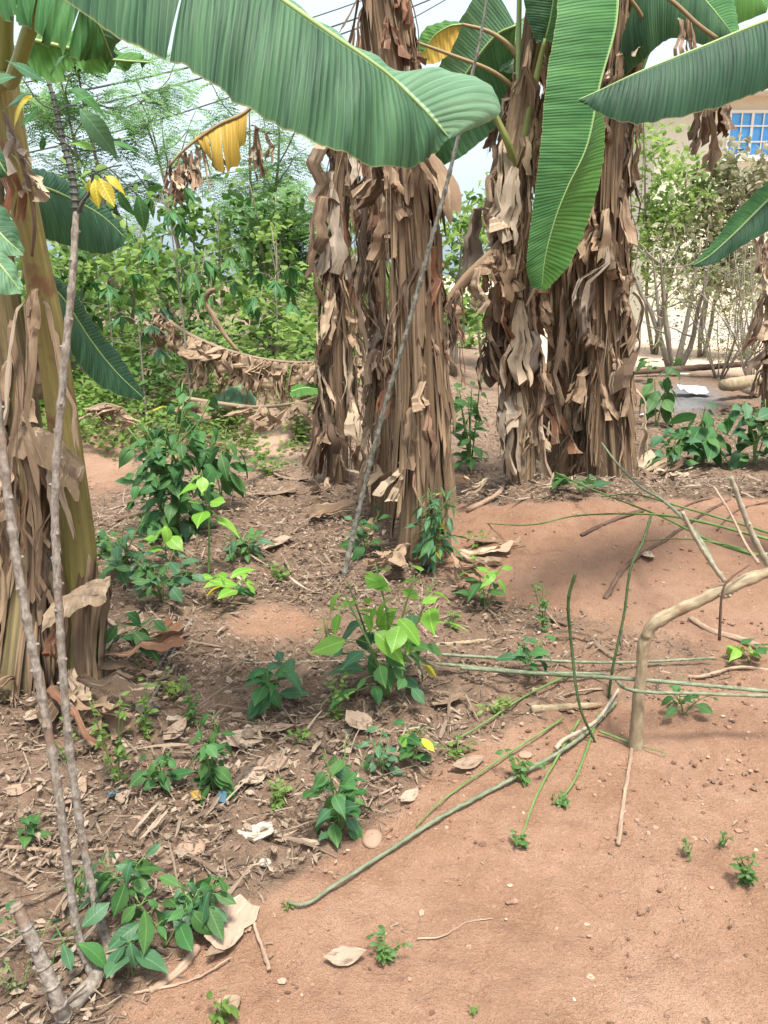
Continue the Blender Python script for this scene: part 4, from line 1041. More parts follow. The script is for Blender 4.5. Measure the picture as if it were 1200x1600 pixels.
# old sheath folded over the two stems
def fold_sheet(parent, mid, w0, drop, rs, mat='dry', n=14, name='dead_leaf', label=None):
    m = cr(mid, n)
    nv = 9
    R = np.zeros((n, nv, 3))
    for i in range(n):
        for j in range(nv):
            t = j / (nv - 1)
            back = V(0, 0.06, 0.0) * (1 - t) * 1.0
            down = V(0, -0.045 * math.sin(t * 1.5), -drop[0] * t ** 1.4 - (drop[1] * t ** 3) * rs.rand())
            R[i, j] = m[i] + back * w0 + down + rs.normal(0, 0.004, 3)
    mb = MB()
    UV = np.zeros((n, nv, 2)); UV[..., 0] = np.linspace(0, 1, n)[:, None]; UV[..., 1] = np.linspace(0, 1, nv)[None]
    mb.grid(R, UV)
    return part(name, mb, MAT[mat], parent, label=label)
fold_sheet(plant_l, C((12, 672, 2.78), (40, 668, 2.76), (80, 690, 2.76), (124, 738, 2.80)), 1.2, (0.06, 0.05), RS(81), 'foldbrown', label='brown old sheath folded over both stems')
for px, L, wv in ((20, 150, 1), (36, 190, 1), (52, 170, 1), (66, 130, 1), (30, 110, 1), (80, 100, 1)):
    inst('dead_leaf', DEAD['ribbon'][_rs.randint(12)], plant_l, Matrix.Translation(Vector(P(px, 690, 2.80))) @ Euler((0, 0, -1.57 + _rs.normal(0, 0.5))).to_matrix().to_4x4() @ Matrix.Diagonal((0.5, 0.9, L / 200., 1)))
fold_sheet(plant_l, C((70, 950, 2.66), (100, 932, 2.68), (135, 915, 2.72), (168, 908, 2.76)), 0.8, (0.06, 0.02), RS(82), 'drystraw', label='pale sheath bent sideways near the foot')
inst('dead_leaf', DEAD['sheet'][3], plant_l, Matrix.Translation(Vector(P(80, 955, 2.68))) @ Euler((0, 0, -1.5)).to_matrix().to_4x4() @ Matrix.Diagonal((0.5, 0.6, 0.55, 1)))
for (px, py, Y, s, k, r_) in ((6, 190, 2.72, 0.5, 'flare', -0.5), (30, 230, 2.74, 0.42, 'flare', -0.6), (-14, 200, 2.74, 0.5, 'sheet', -0.8), (48, 462, 2.8, 0.8, 'ribbon', -1.6), (40, 470, 2.8, 0.9, 'ribbon', -2.3), (70, 470, 2.82, 0.8, 'ribbon', -0.7), (20, 500, 2.85, 0.9, 'ribbon', -1.4), (62, 462, 2.78, 0.35, 'hook', -1.5)):
    inst('dead_leaf', DEAD[k][_rs.randint(12)], plant_l, Matrix.Translation(Vector(P(px, py, Y))) @ Euler((0.0, -0.25, r_)).to_matrix().to_4x4() @ Matrix.Scale(s, 4))
petiole(plant_l, C((8, 180, 2.72), (28, 230, 2.7), (48, 300, 2.69), (54, 350, 2.69), (50, 400, 2.72)), 0.009, 0.005, 'dryribs', name='dead_stalk')
# leaves of the left plants
petiole(plant_l, C((-18, -30, 2.8), (10, 120, 2.5), (28, 100, 2.35), (45, 50, 2.25), (66, 0, 2.2), (105, -80, 2.1), (170, -120, 2.0)), 0.024, 0.015, n=26)
petiole(plant_m, C((-38, 110, 3.0), (2, 130, 2.6), (8, 40, 2.4), (10, -60, 2.35)), 0.026, 0.02)
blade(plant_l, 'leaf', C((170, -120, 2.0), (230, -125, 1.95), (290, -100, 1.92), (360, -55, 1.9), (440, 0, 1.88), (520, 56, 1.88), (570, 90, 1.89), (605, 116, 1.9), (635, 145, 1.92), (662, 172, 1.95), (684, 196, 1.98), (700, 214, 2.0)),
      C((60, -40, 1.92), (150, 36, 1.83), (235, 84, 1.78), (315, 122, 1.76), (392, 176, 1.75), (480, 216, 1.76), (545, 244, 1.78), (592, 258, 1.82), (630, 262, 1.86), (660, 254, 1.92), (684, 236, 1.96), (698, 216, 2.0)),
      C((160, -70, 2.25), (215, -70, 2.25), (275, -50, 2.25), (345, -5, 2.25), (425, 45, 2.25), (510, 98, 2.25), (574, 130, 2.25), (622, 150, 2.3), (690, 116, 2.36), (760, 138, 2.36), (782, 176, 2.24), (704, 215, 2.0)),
      'blade', 'blade_pale', nu=110, nv=12, bul=0.09, corr=0.0045, freq=22, tears=(0.27,), rib=0.011, label='huge green leaf arching over the clearing', match=True)  # paler far half: the stronger light on it is put into the colour
blade(plant_m, 'leaf', C((10, -60, 2.35), (60, -80, 2.2), (110, -40, 2.15), (150, 30, 2.15), (176, 92, 2.2)), C((0, 20, 2.3), (40, 40, 2.15), (80, 70, 2.1), (120, 96, 2.12), (172, 96, 2.2)), C((60, -160, 2.4), (110, -150, 2.35), (160, -80, 2.3), (190, 0, 2.28), (180, 88, 2.22)), 'blade_mid', 'blade', nu=50, nv=9, tears=(0.3, 0.55, 0.75), rag=0.015)
blade(plant_m, 'leaf', C((40, 60, 2.95), (110, 76, 3.0), (170, 92, 3.05), (240, 98, 3.1)), C((50, 130, 2.95), (110, 118, 3.0), (170, 112, 3.05), (238, 102, 3.1)), C((60, 20, 3.05), (120, 50, 3.1), (180, 78, 3.12), (242, 94, 3.12)), 'blade_lite', 'blade_lite', nu=40, nv=7, tears=(0.4, 0.7), rag=0.02)
blade(plant_l, 'leaf', C((30, 300, 2.95), (62, 292, 3.1), (110, 310, 3.25), (160, 338, 3.35), (196, 372, 3.4)), C((40, 370, 2.98), (70, 374, 3.1), (110, 386, 3.2), (160, 398, 3.3), (192, 384, 3.38)), C((35, 262, 3.05), (66, 264, 3.2), (112, 286, 3.35), (160, 318, 3.42), (196, 360, 3.42)), 'blade_dark', 'blade_dark', nu=46, nv=9, bul=0.08, label='dark rounded leaf behind the knobbly stem')
blade(plant_l, 'leaf', C((62, 432, 2.95), (100, 470, 3.15), (140, 530, 3.3), (180, 580, 3.38), (224, 622, 3.45)), C((70, 480, 2.95), (104, 540, 3.1), (140, 590, 3.22), (180, 615, 3.32), (222, 626, 3.44)), C((70, 420, 3.05), (112, 452, 3.25), (150, 510, 3.4), (190, 560, 3.48), (226, 616, 3.48)), 'blade_dark', 'blade_dark', nu=46, nv=9, bul=0.10, label='dark leaf drooping low behind the stem')
blade(plant_m, 'leaf', C((-60, 300, 2.3), (-30, 330, 2.2), (5, 370, 2.15), (36, 398, 2.15)), C((-60, 350, 2.25), (-30, 380, 2.15), (0, 398, 2.12), (34, 402, 2.14)), C((-50, 270, 2.4), (-20, 300, 2.3), (14, 335, 2.22), (39, 392, 2.16)), 'blade_pale', 'blade', nu=30, nv=7)
blade(plant_m, 'leaf', C((-60, 350, 2.2), (-30, 380, 2.1), (5, 420, 2.05), (34, 458, 2.05)), C((-60, 400, 2.15), (-30, 440, 2.05), (0, 460, 2.02), (30, 461, 2.04)), C((-50, 330, 2.3), (-20, 362, 2.2), (14, 400, 2.12), (37, 448, 2.06)), 'blade_pale', 'blade_pale', nu=30, nv=7)
blade(plant_m, 'leaf', C((-60, 190, 2.4), (-35, 215, 2.35), (-10, 240, 2.3), (10, 272, 2.3)), C((-60, 250, 2.35), (-35, 270, 2.3), (-10, 280, 2.28), (8, 276, 2.3)), C((-55, 170, 2.5), (-30, 190, 2.42), (-4, 220, 2.36), (12, 264, 2.32)), 'blade', 'blade', nu=24, nv=7)

# ------------------------------------------------------------------ fallen dead banana leaves in the middle distance
def fallen_leaf(label, ctrl, nstrip, lmin, lmax, rs, both=True, wscale=1.0):
    c = cr(C(*ctrl), 40)
    root = thing('fallen_banana_leaf', label, 'dead leaf', c[20], 'fallen dead banana leaves')
    mb = MB(); mb.tube(c, np.linspace(0.022, 0.008, 40), 8); part('midrib', mb, MAT['dryribs'], root)
    me_s = [DEAD['ribbon'][k] for k in range(12)] + [DEAD['sheet'][k] for k in range(6)]
    for k in range(nstrip):
        i = int((k + rs.rand()) / nstrip * 39)
        if vnoise(i * 0.33, 3.1, nstrip) < 0.3: continue
        L = rs.uniform(lmin, lmax)
        gz = float(height(c[i][0], c[i][1]))
        L = max(0.06, min(L, c[i][2] - gz - 0.01)) * rs.uniform(0.7, 1.0)
        tg = unit(c[min(i + 1, 39)] - c[max(i - 1, 0)])
        az = math.atan2(tg[1], tg[0]) - 1.57
        o = inst('dead_leaf', me_s[rs.randint(len(me_s))], root, Matrix.Translation(Vector(c[i])) @ Euler((rs.normal(0, 0.14), rs.normal(0, 0.1), az + rs.normal(0, 0.7))).to_matrix().to_4x4() @ Matrix.Diagonal((0.8, wscale * rs.uniform(0.6, 2.3), L / 0.55, 1)))
        o.material_slots[0].link = 'OBJECT'; o.material_slots[0].material = MAT['drystraw']
    return root
fallen_leaf('long fallen dead leaf with a fringe of brown strips, upper of two', [(250, 492, 7.7), (300, 525, 7.5), (370, 552, 7.3), (450, 566, 7.2), (530, 562, 7.1), (600, 550, 7.0)], 110, 0.22, 0.5, RS(91))
fallen_leaf('fallen dead leaf with few pale strips, lower of two', [(285, 622, 6.9), (340, 630, 6.8), (400, 636, 6.7), (460, 630, 6.6), (520, 612, 6.5)], 20, 0.15, 0.3, RS(92), wscale=1.3)
fallen_leaf('short curled dead leaf lying left of the leafy bush', [(140, 640, 6.9), (165, 632, 6.85), (190, 640, 6.8), (205, 662, 6.8)], 14, 0.1, 0.22, RS(93), wscale=1.5)
def log(name, label, cat, ctrl, mat, sides=12, group=None, knots=0, rs=RS(1), rag=0.04):
    c = cr(C(*ctrl), 24)
    mb = MB(); mb.tube(c[:, :3], c[:, 3], sides, ridge=rs.normal(0, rag, (24, sides)))
    return solo(name, mb, MAT[mat], label, cat, c[0, :3], group)
log('fallen_banana_log', 'pale fallen banana stem lying behind the left curtained trunk', 'fallen stem', [(455, 572, 7.4, 0.05), (520, 578, 7.3, 0.06), (600, 582, 7.2, 0.055), (640, 575, 7.1, 0.05)], 'drystraw')
log('fallen_banana_log', 'brown bent dead stalk standing above the long fringed fallen leaf', 'fallen stem', [(372, 548, 7.7, 0.014), (352, 524, 7.75, 0.02), (334, 494, 7.85, 0.026), (322, 472, 7.9, 0.016), (326, 457, 7.88, 0.028), (336, 452, 7.85, 0.012)], 'sheath', rag=0.15)
def low_leaf(label, mid, eL, eR, mat):
    m = C(*mid)
    root = thing('fallen_banana_leaf', label, 'green leaf', m[0])
    blade(root, 'blade', m, C(*eL), C(*eR), mat, nu=30, nv=7, rib=0.008)
low_leaf('grey green banana leaf sagging behind the lower fallen dead leaf', [(330, 635, 7.4), (350, 612, 7.5), (378, 605, 7.5), (400, 632, 7.4)], [(328, 640, 7.3), (350, 636, 7.3), (378, 636, 7.3), (398, 638, 7.3)], [(340, 620, 7.7), (356, 606, 7.7), (374, 602, 7.7), (398, 622, 7.6)], 'blade_pale')
low_leaf('bright green banana leaf lying beside the left curtained trunk', [(455, 612, 7.0), (475, 606, 7.0), (500, 608, 7.0)], [(455, 620, 6.9), (475, 618, 6.9), (500, 616, 6.9)], [(455, 604, 7.1), (475, 598, 7.1), (500, 600, 7.1)], 'blade_lite')

# ------------------------------------------------------------------ grey cassava stems
def nodestem(ctrl, rs, n=60, nodes=22, sides=9, bump=0.22):
    """stem tube with swollen leaf-scar nodes; ctrl (x,y,z,r)"""
    c = cr(ctrl, n * 3)
    r = c[:, 3].copy()
    mb = MB()
    kk = np.linspace(4, len(c) - 5, nodes).astype(int)
    for k in kk:
        r[k] *= 1 + bump; r[k - 1] *= 1 + bump * 0.6
    mb.tube(c[:, :3], r, sides)
    T = np.gradient(c[:, :3], axis=0)
    for q, k in enumerate(kk):    # stub at each leaf scar
        a = q * 2.4 + rs.normal(0, 0.3)
        d = unit(V(math.cos(a), math.sin(a), 0.25)); d = unit(d - unit(T[k]) * np.dot(d, unit(T[k])) * 0.8)
        p = c[k, :3] + d * c[k, 3] * 0.7
        mb.tube(np.array([p, p + d * c[k, 3] * 0.75, p + d * c[k, 3] * 0.95]), [c[k, 3] * 0.6, c[k, 3] * 0.38, c[k, 3] * 0.2], 6)
    return mb, c
def leafmesh(kind, mat, rs, L=1.0):
    """one leaf along +X, unit length, folded along its rib and drooping"""
    prof = {'ovate': (0.03, 0.19, 0.28, 0.30, 0.26, 0.18, 0.07, 0.0), 'ellip': (0.02, 0.12, 0.21, 0.255, 0.25, 0.20, 0.10, 0.0), 'lance': (0.015, 0.08, 0.12, 0.14, 0.125, 0.09, 0.04, 0.0), 'long': (0.02, 0.12, 0.19, 0.22, 0.205, 0.16, 0.08, 0.0)}[kind]
    n = len(prof)
    R = np.zeros((n, 5, 3)); UV = np.zeros((n, 5, 2))
    dr, fo, ph = rs.uniform(0.02, 0.75), rs.uniform(0.05, 0.22), rs.rand() * 6
    for i in range(n):
        u = i / (n - 1)
        for j, v in enumerate((-1, -0.5, 0, 0.5, 1)):
            R[i, j] = (u - 0.1 * dr * u * u, v * prof[i], -dr * u ** 2 + fo * abs(v) * prof[i] * 1.6 + 0.025 * math.sin(u * 9 + v * 2 + ph) * abs(v) - 0.10 * (v * v) * prof[i])
            UV[i, j] = (u, 0.5 + v * prof[i])
    mb = MB(); mb.grid(R, UV)
    return mb.mesh('leaf', MAT[mat])
_LM = {}
def leafvar(kind, mat, rs):
    k = (kind, mat)
    if k not in _LM:
        r2 = RS(abs(hash(kind)) % 1 + len(_LM) + 5)
        _LM[k] = [leafmesh(kind, mat, r2) for _ in range(9)]
    return _LM[k][rs.randint(9)]
cb = G(128, 1560)
cas = thing('cassava_plant', 'knobbly grey cassava stems rising at the near left corner', 'cassava', cb)
cbz = lambda z: V(0, 0, z)
b1 = G(172, 1482)
mb, c1 = nodestem([np.append(b1 - cbz(0.02), 0.012), *C((140, 1370, 1.55, 0.0092), (110, 1180, 1.58, 0.0088), (94, 980, 1.60, 0.0084), (86, 780, 1.62, 0.0081), (98, 600, 1.64, 0.0077), (112, 450, 1.66, 0.0072), (119, 330, 1.68, 0.0062))], RS(1), nodes=30)
st1 = part('stem', mb, MAT['cassava'], cas)
mb, c1b = nodestem(C((119, 330, 1.68, 0.0070), (112, 270, 1.69, 0.0062), (98, 220, 1.70, 0.0053), (88, 170, 1.71, 0.0044), (76, 128, 1.72, 0.0035)), RS(2), nodes=18, bump=0.5)
part('stem_tip', mb, MAT['cassava_dk'], cas)
mb, _ = nodestem(C((122, 330, 1.68, 0.0053), (132, 312, 1.67, 0.0035), (140, 300, 1.66, 0.0026), (146, 270, 1.65, 0.0026)), RS(12), nodes=5)
part('stem_tip', mb, MAT['cassava_dk'], cas)
b2 = G(150, 1530)
mb, _ = nodestem([np.append(b2 - cbz(0.01), 0.011), *C((120, 1450, 1.48, 0.0092), (90, 1230, 1.5, 0.0092), (60, 1060, 1.52, 0.0090), (30, 900, 1.54, 0.0090), (8, 740, 1.56, 0.0088), (-6, 620, 1.58, 0.0092), (-30, 400, 1.6, 0.0079))], RS(3), nodes=26)
part('stem', mb, MAT['cassava'], cas)
b3 = G(104, 1592)
mb, _ = nodestem([np.append(b3 - cbz(0.02), 0.017), *C((90, 1560, 1.32, 0.015), (60, 1490, 1.33, 0.014), (24, 1412, 1.34, 0.012))], RS(4), nodes=8)
part('stem', mb, MAT['cassava'], cas)
mb = MB(); mb.tube(cr([G(100, 1595) + cbz(0.01), G(125, 1570) + cbz(0.02), G(150, 1540) + cbz(0.02), G(175, 1480) + cbz(0.0)], 14), np.linspace(0.02, 0.014, 14), 10)
part('root_stock', mb, MAT['cassava'], cas)
_l = RS(5)
for (px, py, Y, dx, dz, s, m) in ((72, 130, 1.72, -0.4, 0.3, 0.08, 'lf_blue'), (60, 150, 1.72, -0.9, 0.0, 0.09, 'lf_blue'), (80, 120, 1.70, 0.5, 0.5, 0.07, 'lf_blue'), (104, 140, 1.7, 0.9, -0.1, 0.08, 'lf_mid'), (110, 160, 1.68, 0.8, 0.15, 0.06, 'lf_mid'), (125, 170, 1.66, 0.7, -0.8, 0.10, 'lf_blue'), (60, 165, 1.7, -0.5, -0.7, 0.06, 'lf_mid'), (50, 150, 1.7, -0.7, -0.3, 0.07, 'lf_yel'), (30, 120, 1.7, -1, 0.0, 0.08, 'lf_blue'), (76, 195, 1.7, -0.5, -0.4, 0.035, 'lf_mid'), (70, 215, 1.7, -0.3, -0.6, 0.03, 'lf_mid'),
                                (148, 280, 1.65, 0.2, -1, 0.055, 'lf_yel'), (155, 278, 1.65, 0.5, -0.9, 0.065, 'lf_yel'), (140, 280, 1.65, -0.3, -1, 0.055, 'lf_yel'), (165, 275, 1.66, 0.8, -0.3, 0.045, 'lf_yel'), (185, 300, 1.7, 0.3, -0.8, 0.05, 'lf_mid'), (215, 305, 1.72, 0.2, -1, 0.075, 'lf_mid'), (170, 225, 1.7, 0.8, 0.2, 0.05, 'lf_mid'), (150, 235, 1.7, -0.5, 0.3, 0.05, 'lf_lime')):
    p = P(px, py, Y)
    inst('leaf', leafvar('long', m, _l), cas, frame(p, V(dx, -0.25 + _l.normal(0, 0.2), dz), V(_l.normal(0, 0.3), -0.6, 0.8), s * 0.95, s * 0.95, s * 0.95))
mb = MB()
for a in (((118, 322), (135, 300), (148, 280)), ((100, 222), (118, 232), (150, 236), (170, 226)), ((150, 268), (185, 300)), ((170, 262), (215, 305)), ((90, 175), (106, 165), (120, 165)), ((88, 172), (62, 160), (35, 122)), ((140, 275), (170, 262), (190, 258))):
    pts = cr(C(*[(q[0], q[1], 1.69) for q in a]), 8); mb.tube(pts, 0.0016, 5)
part('leaf_stalk', mb, MAT['cassava_dk'], cas)
# slanting pole-like stem in the middle
pb = G(535, 905)
sl_ = thing('cassava_plant', 'long thin grey stem leaning right across the brown trunks', 'cassava', pb)
mb, _ = nodestem([np.append(pb - cbz(0.02), 0.013), *C((560, 800, 4.0, 0.0120), (600, 640, 4.0, 0.0112), (635, 520, 4.0, 0.0108), (670, 390, 4.0, 0.0100), (700, 280, 4.0, 0.0092), (730, 150, 4.0, 0.0076), (752, 50, 4.0, 0.0064), (768, -50, 4.0, 0.0056))], RS(6), nodes=34, bump=0.3)
part('stem', mb, MAT['cassava_gr'], sl_)

# ------------------------------------------------------------------ cut tree with its bent-over branch
sb = G(995, 1170)
cut = thing('cut_tree', 'pale broken sapling bent over to the right on the red mound', 'sapling', sb)
gY = sb[1]
mb = MB()
c = cr([np.append(sb - cbz(0.05), 0.027), *C((997, 1100, gY, 0.021), (1002, 1050, gY, 0.018), (1005, 1010, gY, 0.0195), (1014, 985, gY, 0.019))], 26)
mb.tube(c[:, :3], c[:, 3], 14, ridge=RS(2).normal(0, 0.03, (26, 14))); part('trunk', mb, MAT['bark'], cut)
c = cr(C((1008, 996, gY - 0.005, 0.022), (1022, 976, gY - 0.01, 0.027), (1060, 955, gY - 0.02, 0.026), (1110, 930, gY - 0.03, 0.024), (1150, 914, gY - 0.04, 0.025), (1200, 894, gY - 0.05, 0.022), (1290, 850, gY - 0.08, 0.019)), 44)
mb = MB(); rdg = RS(3).normal(0, 0.035, (44, 14)); rdg[26:29] += 0.12; c[:, 3] *= 0.76 * (1 + 0.09 * (vnoise(np.arange(44) * 0.45, np.zeros(44), 71) - 0.5) * 2); c[:, 1:3] += 0.008 * (np.stack([vnoise(np.arange(44) * 0.3, np.zeros(44), 72), vnoise(np.arange(44) * 0.3, np.zeros(44), 73)], 1) - 0.5); rdg[5:7] += 0.12; rdg[17:19] += 0.10; mb.tube(c[:, :3], c[:, 3], 14, ridge=rdg); part('branch', mb, MAT['bark'], cut, label='thick pale branch snapped over')
for k, (a, r0, r1) in enumerate(((((1132, 908), (1105, 870), (1080, 828), (1066, 800)), 0.008, 0.006), (((1200, 882), (1178, 840), (1158, 790), (1142, 745)), 0.010, 0.007), (((1146, 918), (1135, 930), (1126, 925)), 0.012, 0.010))):
    mb, _ = nodestem([np.append(P(q[0], q[1], gY - 0.04), r) for q, r in zip(a, np.linspace(r0, r1, len(a)))], RS(30 + k), n=12, nodes=5)
    part('twig', mb, MAT['whitest'], cut)
mb = MB(); mb.tube(cr(C((1172, 882, gY - 0.06), (1140, 905, gY - 0.07), (1128, 930, gY - 0.07), (1124, 1000, gY - 0.05)), 20), np.linspace(0.003, 0.0055, 20), 6)
part('twig', mb, MAT['root'], cut)

# ------------------------------------------------------------------ loose stems and sticks
def stick(name, label, cat, pts, r0, r1, mat, group=None, lift=0.012, knots=0, seed=0, wob=0.0):
    """pts: (px,py) on the ground, or (px,py,height above ground at that spot)"""
    rs = RS(seed + 200)
    q = []
    for p in pts:
        if len(p) == 2: q.append(G(*p) + cbz(lift))
        else: q.append(P(p[0], p[1], p[2]))
    n = 14 + 4 * len(q)
    c = cr([np.append(a, r) for a, r in zip(q, np.linspace(r0, r1, len(q)))], n)
    gh = height(c[:, 0], c[:, 1])
    if all(len(p) == 2 for p in pts):
        c[:, 2] = np.maximum(c[:, 2], gh + np.maximum(c[:, 3] * 0.6, 0.004))
    if wob: c[1:-1, :3] += rs.normal(0, wob, (n - 2, 3))
    if knots:
        mb, _ = nodestem([tuple(a) for a in c], rs, n=n, nodes=knots, sides=7, bump=0.2)
    else:
        mb = MB(); mb.tube(c[:, :3], c[:, 3] * (1 + rs.normal(0, 0.10, n)), 8)
    return solo(name, mb, MAT[mat], label, cat, c[0, :3], group)
cg = 'long cut stems lying over the litter'
stick('cut_cane', 'uppermost of three long grey stems lying level behind the broken sapling', 'cut stem', [(690, 1036), (820, 1044), (960, 1049), (1115, 1042)], 0.007, 0.005, 'greyst', cg, 0.04, 14, 1)
stick('cut_cane', 'middle one of three long grey stems, crossing right before the broken sapling', 'cut stem', [(720, 1044, 2.86), (850, 1053, 2.66), (1000, 1062, 2.40), (1200, 1080, 2.36), (1320, 1090, 2.34)], 0.007, 0.0065, 'greyst', cg, 0.05, 18, 2)
stick('cut_cane', 'lowest of three long grey stems lying level, kinked beside the sapling', 'cut stem', [(680, 1054), (830, 1068), (945, 1072), (985, 1078, 2.38), (1100, 1084, 2.36), (1210, 1088, 2.35)], 0.0065, 0.0055, 'greyst', cg, 0.05, 16, 3)
stick('cut_cane', 'long grey green stem slanting down left to a leafy tip on bare soil', 'cut stem', [(962, 1105), (900, 1165), (800, 1225), (690, 1285), (590, 1350), (520, 1395), (480, 1422), (450, 1420)], 0.007, 0.004, 'greyst', cg, 0.02, 34, 4)
stick('cut_cane', 'cut stem with pale split end, short and thick, below the sapling', 'cut stem', [(965, 1090), (930, 1140), (880, 1170), (868, 1184)], 0.006, 0.0075, 'whitest', cg, 0.035, 6, 5)
stick('cut_cane', 'thin green stem ending in a leaf tuft left of the vertical dry stick', 'cut stem', [(935, 1120), (915, 1180), (895, 1230), (868, 1262)], 0.0048, 0.003, 'greenst', cg, 0.015, 8, 6)
stick('cut_cane', 'green stem with lowest leaf tuft pointing towards bare soil', 'cut stem', [(905, 1130), (870, 1190), (838, 1250), (812, 1322)], 0.0048, 0.003, 'greenst', cg, 0.015, 10, 7)
stick('cut_cane', 'thin green stem slanting from the long level stems down to the litter', 'cut stem', [(900, 1055), (820, 1095), (760, 1135), (720, 1160)], 0.0048, 0.003, 'greenst', cg, 0.02, 8, 8)
stick('cut_cane', 'hair thin green stem parallel to the long slanting one, above it', 'cut stem', [(880, 1130), (780, 1195), (690, 1260), (650, 1300)], 0.004, 0.002, 'greenst', cg, 0.02, 0, 9)
stick('cut_cane', 'thin green stem running right from the crossing stems to the sapling foot', 'cut stem', [(935, 1150), (985, 1168), (1040, 1185)], 0.005, 0.002, 'greenst', cg, 0.02, 0, 10)
stick('upright_cane', 'short dark green cut stem standing upright in the litter', 'cut stem', [(930, 1160), (905, 1100, 2.43), (893, 1010, 2.5), (888, 940, 2.5), (899, 896, 2.5)], 0.0042, 0.006, 'darkgreenst', None, 0.0, 12, 11)
stick('upright_cane', 'tall dark green stem standing upright beside the broken sapling', 'cut stem', [(950, 1095), (958, 1040, 2.7), (975, 960, 2.75), (985, 890, 2.8), (1005, 845, 2.85), (1017, 806, 2.9)], 0.005, 0.005, 'darkgreenst', None, 0.0, 14, 12)
vg = 'long whip stems arching over the mound'
stick('whip_cane', 'thickest pale green whip rising left from the bent branch to the shaggy trunk', 'cut stem', [(1120, 890, 2.6), (1085, 830, 2.75), (1040, 785, 3.1), (1000, 760, 3.5), (965, 725, 3.9), (940, 692, 4.2)], 0.007, 0.005, 'greyst', vg, 0, 14, 13)
stick('whip_cane', 'green whip crossing the mound from the dark trunks to the right edge', 'cut stem', [(868, 738, 4.8), (920, 762, 4.4), (985, 788, 3.9), (1040, 810, 3.5), (1110, 845, 3.0), (1180, 868, 2.7)], 0.0035, 0.006, 'greenst', vg, 0, 12, 14)
stick('whip_cane', 'thin green whip arching low over the crest from far left', 'cut stem', [(760, 818), (830, 820, 4.0), (900, 806, 3.9), (1000, 803, 3.5), (1080, 812, 3.2), (1200, 842, 2.9)], 0.003, 0.006, 'greenst', vg, 0, 10, 15)
stick('whip_cane', 'upper green whip arching from the crest down to the right edge', 'cut stem', [(940, 776, 4.2), (990, 772, 3.9), (1050, 788, 3.5), (1120, 808, 3.2), (1210, 835, 2.9)], 0.003, 0.005, 'greenst', vg, 0, 10, 16)
stick('whip_cane', 'dark thin whip slanting across the two pale twigs at right', 'cut stem', [(1115, 760, 3.0), (1140, 800, 2.9), (1165, 850, 2.75), (1185, 880, 2.65)], 0.004, 0.006, 'twig', vg, 0, 6, 17)
stick('whip_cane', 'lowest faint green whip above the bent branch', 'cut stem', [(1000, 846), (1060, 842, 3.1), (1130, 850, 2.9), (1200, 872, 2.7)], 0.002, 0.004, 'greenst', vg, 0, 0, 18)
dg = 'dry sticks on the ground'
